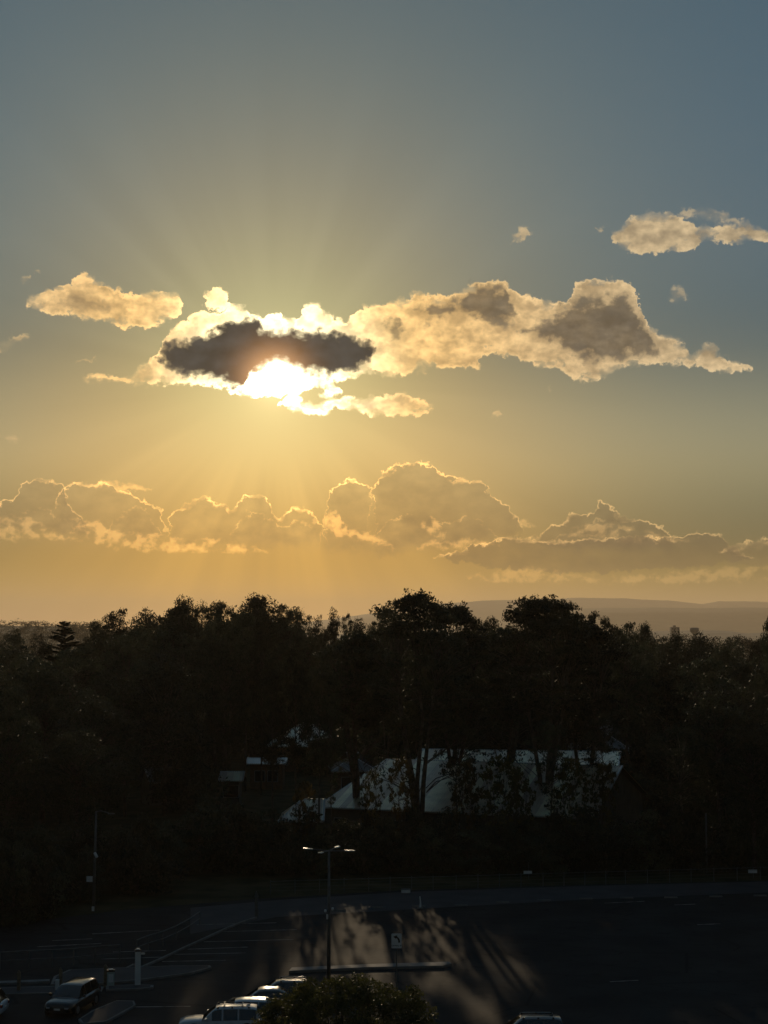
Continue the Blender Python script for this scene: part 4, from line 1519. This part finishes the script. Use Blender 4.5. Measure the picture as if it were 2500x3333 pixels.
# --- far wooded ridge on the left and treetops on the right
ridge_profile('hill', [(-1500, 2040), (0, 2036), (200, 2040), (330, 2052), (480, 2085), (700, 2110), (900, 2118), (1400, 2120)], 1900, 500, M_GRASS, 7, .6)
def treetops(name, pts, dist, spread, n, seed, size, leaf, per=26):
    rng = np.random.default_rng(seed)
    xs = rng.uniform(pts[0][0], pts[-1][0], n)
    ys = np.interp(xs, [p[0] for p in pts], [p[1] for p in pts])
    cs, rs = [], []
    for x, y in zip(xs, ys):
        f = rng.random() ** 1.4
        p = AT(x, y, dist)
        d = dist - f * spread
        zt = p.z * (1 - f * .75) - rng.random() * 2
        r0 = size * rng.uniform(.7, 1.5)
        for k in range(6):
            cs.append((p.x * d / dist + rng.normal() * r0 * .9, d + rng.normal() * r0, max(zt - abs(rng.normal()) * r0 * .6, .5)))
            rs.append(r0 * rng.uniform(.45, .9))
    V, F = leaf_cloud(rng, np.array(cs), np.array(rs), per, leaf, .7)
    me = fast_mesh(name, V, F)
    return tag(put_obj(name, me, M_FAR), kind='stuff')


treetops('far_woodland', [(-700, 2030), (0, 2020), (80, 2023), (180, 2024), (300, 2026), (330, 2036), (420, 2075), (600, 2100)], 1900, 420, 420, 8, 6.5, 1.7)
treetops('far_woodland', [(1900, 2085), (2100, 2080), (2180, 2072), (2250, 2068), (2290, 2064), (2310, 2072), (2345, 2078), (2400, 2070), (2470, 2080), (2560, 2066), (2900, 2060)], 700, 260, 340, 9, 3.2, .8)
treetops('far_woodland', [(1500, 2105), (2200, 2095), (2380, 2090), (2500, 2085), (2900, 2080)], 480, 120, 260, 10, 2.6, .6)
treetops('far_woodland', [(-700, 2120), (500, 2110), (1200, 2105), (1900, 2100)], 520, 120, 400, 11, 2.8, .6)

# --- clipped dome shaped bush right below the camera
def foreground_bush():
    f = 2500 / 1659
    d = 62.0
    p = AT(748 * f, 2128 * f, d)
    rng = np.random.default_rng(77)
    H = p.z
    W = 3.6
    n = 330
    cs, rs = [], []
    for i in range(n):
        a = rng.random() * 6.283
        e = math.asin(rng.random() ** .8)
        rr = .90 + .06 * math.sin(a * 5) + .05 * math.sin(e * 9 + a * 3) + .08 * math.sin(a * 11 + e * 6) + rng.normal() * .035
        cs.append((math.cos(a) * math.cos(e) * W * rr, math.sin(a) * math.cos(e) * W * rr, H - 2.5 + math.sin(e) * 2.45 * rr))
        rs.append(rng.uniform(.26, .5))
    for i in range(120):
        a = rng.random() * 6.283
        r_ = W * rng.random() ** .5
        cs.append((math.cos(a) * r_, math.sin(a) * r_, H - 2.5 - rng.random() * 1.6)); rs.append(.55)
    V, F = leaf_cloud(rng, np.array(cs), np.array(rs), 95, .12, .8)
    k = 500
    aa, ee = rng.random(k) * 6.283, np.arcsin(rng.random(k) ** .8)
    q_ = 1.0 + .05 * np.sin(aa * 7 + ee * 4) + np.abs(rng.normal(size=k)) * .05
    top = np.stack([np.cos(aa) * np.cos(ee) * W * q_, np.sin(aa) * np.cos(ee) * W * q_, H - 2.5 + np.sin(ee) * 2.45 * q_], axis=1)
    V2, F2 = leaf_cloud(rng, top, np.full(k, .14), 12, .12, 1.0)
    V = np.vstack([V, V2]); F = np.vstack([F, F2 + F.max() + 1])
    bm = bmesh.new()
    tube(bm, [(0, 0, -.3), (.1, 0, H * .3), (0, .1, H * .55)], [.25, .2, .15], 9)
    for c in cs[::7]:
        tube(bm, [(0, .1, H * .45), ((c[0]) * .5, c[1] * .5, H * .62), (c[0] * .9, c[1] * .9, c[2] - .1)], [.09, .05, .015], 5, False)
    r = empty('dome_tree', 'rounded green tree top close below the camera at the bottom', 'tree', (p.x, d, 0))
    put_obj('trunk', mesh_of(bm, True), M_BARK, r)
    put_obj('crown', fast_mesh('crown', V, F), M_LEAFB, r)


foreground_bush()

# ------------------------------------------------------------------ cars
def loft(bm, rings, cap=True, closed=True):
    R_ = [[bm.verts.new(p) for p in r] for r in rings]
    n = len(R_[0])
    fs = []
    for i, (a, b) in enumerate(zip(R_, R_[1:])):
        for k in range(n if closed else n - 1):
            fs.append(((i, k), bm.faces.new((a[k], a[(k + 1) % n], b[(k + 1) % n], b[k]))))
    if cap:
        bm.faces.new(R_[0][::-1]); bm.faces.new(R_[-1])
    return fs


def lathe(bm, prof, cx, cz, seg=20):
    """prof: (radius, y) about an axis along y through (cx, cz)"""
    rings = [[bm.verts.new((cx + r * math.cos(2 * math.pi * k / seg), y, cz + r * math.sin(2 * math.pi * k / seg))) for k in range(seg)] for r, y in prof]
    for a, b in zip(rings, rings[1:]):
        for k in range(seg): bm.faces.new((a[k], a[(k + 1) % seg], b[(k + 1) % seg], b[k]))
    bm.faces.new(rings[0]); bm.faces.new(rings[-1][::-1])


def make_car(label, loc, heading, m, L=4.5, W=1.82, H=1.6, style='suv', rails=None, bars=False):
    r = empty('parked_car', label, 'car', loc, heading)
    l, w = L / 2, W / 2
    belt = H * .60
    body = [(-l, .46, belt * .82, .80), (-l + .06, .34, belt * .98, .90), (-l + .3, .26, belt * 1.02, .97), (-l * .45, .21, belt * 1.0, 1.0), (0, .2, belt * .985, 1.0),
            (l * .42, .21, belt * .985, .995), (l * .62, .22, belt * .96, .98), (l * .84, .25, belt * .91, .94), (l - .09, .30, belt * .83, .86), (l, .42, belt * .66, .76)]
    if style == 'sedan':
        body[2] = (-l + .3, .26, belt * 1.0, .97)
    rings = []
    for x, z0, z1, f in body:
        hw = w * f
        half = [(hw * .80, z0), (hw * .97, z0 + .10), (hw * 1.0, z0 + (z1 - z0) * .45), (hw * .985, z0 + (z1 - z0) * .75), (hw * .93, z1 - .04), (hw * .80, z1 + .005), (hw * .4, z1 + .035)]
        rings.append([(x, y, z) for y, z in half] + [(x, -y, z) for y, z in half[::-1]])
    solid('body', lambda bm: loft(bm, rings), m, r, True)
    # glasshouse stations: x, roof height (0 = belt, 1 = roof)
    if style == 'suv': gs = [(-l + .10, 0), (-l + .30, .62), (-l + .42, .90), (-l + .62, .97), (-.98, 1.0), (-.90, 1.0), (-.12, 1.0), (-.03, .995), (.20, .965), (.32, .91), (.50, .73), (.98, .10), (1.05, 0)]
    elif style == 'hatch': gs = [(-l + .12, 0), (-l + .42, .5), (-l + .68, .86), (-l + .88, .94), (-.86, .985), (-.78, .985), (.0, 1.0), (.09, .995), (.38, .96), (.5, .90), (.72, .70), (1.2, .10), (1.28, 0)]
    else: gs = [(-l + .62, 0), (-l + .95, .45), (-l + 1.25, .80), (-l + 1.45, .90), (-.72, .975), (-.64, .98), (.0, 1.0), (.09, 1.0), (.38, .96), (.5, .90), (.74, .66), (1.2, .10), (1.28, 0)]
    hb = w * .90
    grings = []
    for x, f in gs:
        zt = belt + (H - belt) * f
        ht = hb - (zt - belt) * .34
        th = .06 * f + .002
        half = [(hb, belt - .02), (hb * (1 - f * .0) - (zt - belt) * .30, zt - th), (ht * .90, zt - th * .2), (ht * .45, zt + .012 * f)]
        grings.append([(x, y, z) for y, z in half] + [(x, -y, z) for y, z in half[::-1]])
    parts = {'roof': [], 'side_window_l': [], 'side_window_r': [], 'pillar': [], 'windscreen': [], 'rear_window': []}
    n = len(grings[0])
    bins = {}
    for i in range(len(grings) - 1):
        x = (gs[i][0] + gs[i + 1][0]) / 2
        fa, fb = gs[i][1], gs[i + 1][1]
        for k in range(n):
            quad = (grings[i][k], grings[i][(k + 1) % n], grings[i + 1][(k + 1) % n], grings[i + 1][k])
            side = k in (0, n - 2)
            if k == n - 1: continue
            if side:
                narrow = abs(gs[i + 1][0] - gs[i][0]) < .1 or i <= 1 or i >= len(gs) - 3
                if narrow: key = ('pillar', k == 0, round((gs[i][0] + gs[i + 1][0]) / 2) if 1 < i < len(gs) - 3 else (-9 if i <= 1 else 9))
                else: key = ('side_window', 0 if k == 0 else 1, 'rear' if x < -.93 else ('mid' if x < .05 else 'front'))
            elif i <= 1 + (style != 'suv'): key = ('rear_window',)
            elif i >= len(gs) - 4: key = ('windscreen',)
            else: key = 'roof'
            bins.setdefault(key, []).append(quad)
    for key, quads in bins.items():
        bm = bmesh.new()
        for q in quads:
            try: bm.faces.new([bm.verts.new(p) for p in q])
            except ValueError: pass
        bmesh.ops.remove_doubles(bm, verts=bm.verts, dist=.0005)
        if isinstance(key, tuple): nm, mm = key[0], (m if key[0] == 'pillar' else M_GLASS)
        else: nm, mm = key, m
        put_obj(nm, mesh_of(bm, nm in ('roof', 'windscreen', 'rear_window'), nm), mm, r)
    for sx in (l * .62, -l * .60):
        for sy in (-1, 1):
            y0 = sy * w
            tyre = solid('wheel', lambda bm: lathe(bm, [(.20, y0 * .99), (.30, y0 * 1.005), (.335, y0 * .985), (.335, y0 * .80), (.25, y0 * .78)], sx, .335), M_TYRE, r, True)
            solid('rim', lambda bm: lathe(bm, [(.03, y0 * 1.012), (.205, y0 * 1.004), (.215, y0 * .97)], sx, .335, 14), M_RIM, tyre)
            solid('wheel_arch', lambda bm: lathe(bm, [(.415, y0 * .975), (.42, y0 * .999 + sy * .006), (.35, y0 * .999 + sy * .006), (.34, y0 * .975)], sx, .345, 24), M_PLASTIC, r)
    for sy in (-1, 1):
        solid('headlight', lambda bm: loft(bm, [[(l - .16, sy * w * a, z) for a, z in ((.80, belt * .58), (.80, belt * .72), (.50, belt * .70), (.50, belt * .60))],
                                               [(l + .01, sy * w * a, z) for a, z in ((.70, belt * .57), (.72, belt * .66), (.48, belt * .66), (.48, belt * .58))]]), M_LAMPG, r)
        solid('tail_light', lambda bm: loft(bm, [[(-l + .12, sy * w * a, z) for a, z in ((.94, belt * .74), (.94, belt * .95), (.62, belt * .95), (.62, belt * .76))],
                                                 [(-l - .02, sy * w * a, z) for a, z in ((.80, belt * .72), (.80, belt * .90), (.56, belt * .90), (.56, belt * .74))]]), M_TAIL, r)
        mi = solid('mirror', lambda bm: box(bm, .70, .86, min(sy * (w + .04), sy * (w + .2)), max(sy * (w + .04), sy * (w + .2)), belt + .02, belt + .16, .03), m, r)
        solid('mirror_arm', lambda bm: box(bm, .74, .82, min(sy * (w - .1), sy * (w + .06)), max(sy * (w - .1), sy * (w + .06)), belt - .0, belt + .05), M_PLASTIC, mi)
        for hx in (-.55, .25):
            solid('door_handle', lambda bm: box(bm, hx - .1, hx + .08, min(sy * w * .985, sy * (w * .985 + .03)), max(sy * w * .985, sy * (w * .985 + .03)), belt * .86, belt * .89), m, r)
        if rails:
            rt = hb - (H - belt) * .34
            ra = solid('roof_rail', lambda bm: tube(bm, [(-l + .75, sy * rt * .92, H + .0), (-l + .9, sy * rt * .92, H + .055), (.1, sy * rt * .92, H + .06), (.28, sy * rt * .92, H + .0)], .02, 6), rails, r)
            for fx_ in (-l + .85, -.6, .18):
                solid('rail_foot', lambda bm: box(bm, fx_ - .05, fx_ + .05, sy * rt * .92 - .03, sy * rt * .92 + .03, H - .04, H + .05), M_PLASTIC, ra)
    if bars:
        rt = hb - (H - belt) * .34
        for bx_ in (-1.15, -.15):
            solid('roof_bar', lambda bm: box(bm, bx_ - .04, bx_ + .04, -rt * .98, rt * .98, H + .065, H + .1, .012), rails, r)
    solid('grille', lambda bm: box(bm, l - .06, l + .012, -w * .42, w * .42, belt * .50, belt * .60), M_PLASTIC, r)
    solid('lower_grille', lambda bm: box(bm, l - .12, l - .005, -w * .55, w * .55, .30, .40), M_PLASTIC, r)
    solid('number_plate', lambda bm: box(bm, l + .0, l + .02, -.19, .19, .45, .55), M_WHITE, r)
    solid('rear_number_plate', lambda bm: box(bm, -l - .02, -l + .02, -.19, .19, belt * .62, belt * .72), M_WHITE, r)
    solid('wiper', lambda bm: tube(bm, [(1.2, -.5, belt + .04), (.98, .1, belt + .17)], .012, 4), M_PLASTIC, r)
    solid('aerial', lambda bm: prism(bm, [(-l + .8, -.012), (-l + .98, -.012), (-l + .98, .012), (-l + .8, .012)], H - .02, H + .05), m, r)
    return r


def car_at(xs, ys_roof, H, **k):
    """ground position of a car whose roof line is seen at (xs, ys_roof)"""
    p = G(xs, ys_roof, H)
    return (p.x, p.y, .004)


make_car('white wagon with roof bars, nearest of the parked row by the bush', car_at(722, 3270, 1.56), R(183), M_CARW, L=4.7, W=1.82, H=1.50, rails=M_POLE, bars=True)
make_car('silver hatchback with glinting roof parked behind the white wagon', car_at(795, 3250, 1.5), R(183), M_CARS, L=4.35, H=1.50, style='hatch')
make_car('dark sedan with bright roof glint, third of the parked row', car_at(868, 3216, 1.45), R(183), M_CARD, L=4.6, H=1.46, style='sedan')
make_car('dark car mostly hidden behind the dark sedan, only glints showing', car_at(925, 3189, 1.42), R(183), M_CARK, L=4.1, H=1.42, style='hatch', rails=M_TRIM)
make_car('black car facing the camera beside the pale kerb island at left', (G(236, 3286).x, G(236, 3286).y, .004), R(-102), M_CARK, L=4.5, W=1.88, H=1.52)
make_car('pale blue white car cut off by the left edge of the frame', (G(40, 3218, 1.6).x - 2.5, G(40, 3218, 1.6).y, .004), R(176), M_CARB, L=4.3, H=1.58, style='suv')
make_car('dark car at the bottom right with only its shiny roof showing', car_at(1712, 3306, 1.58), R(181), M_CARD, L=4.5, W=1.8, H=1.56, style='suv', rails=M_TRIM)
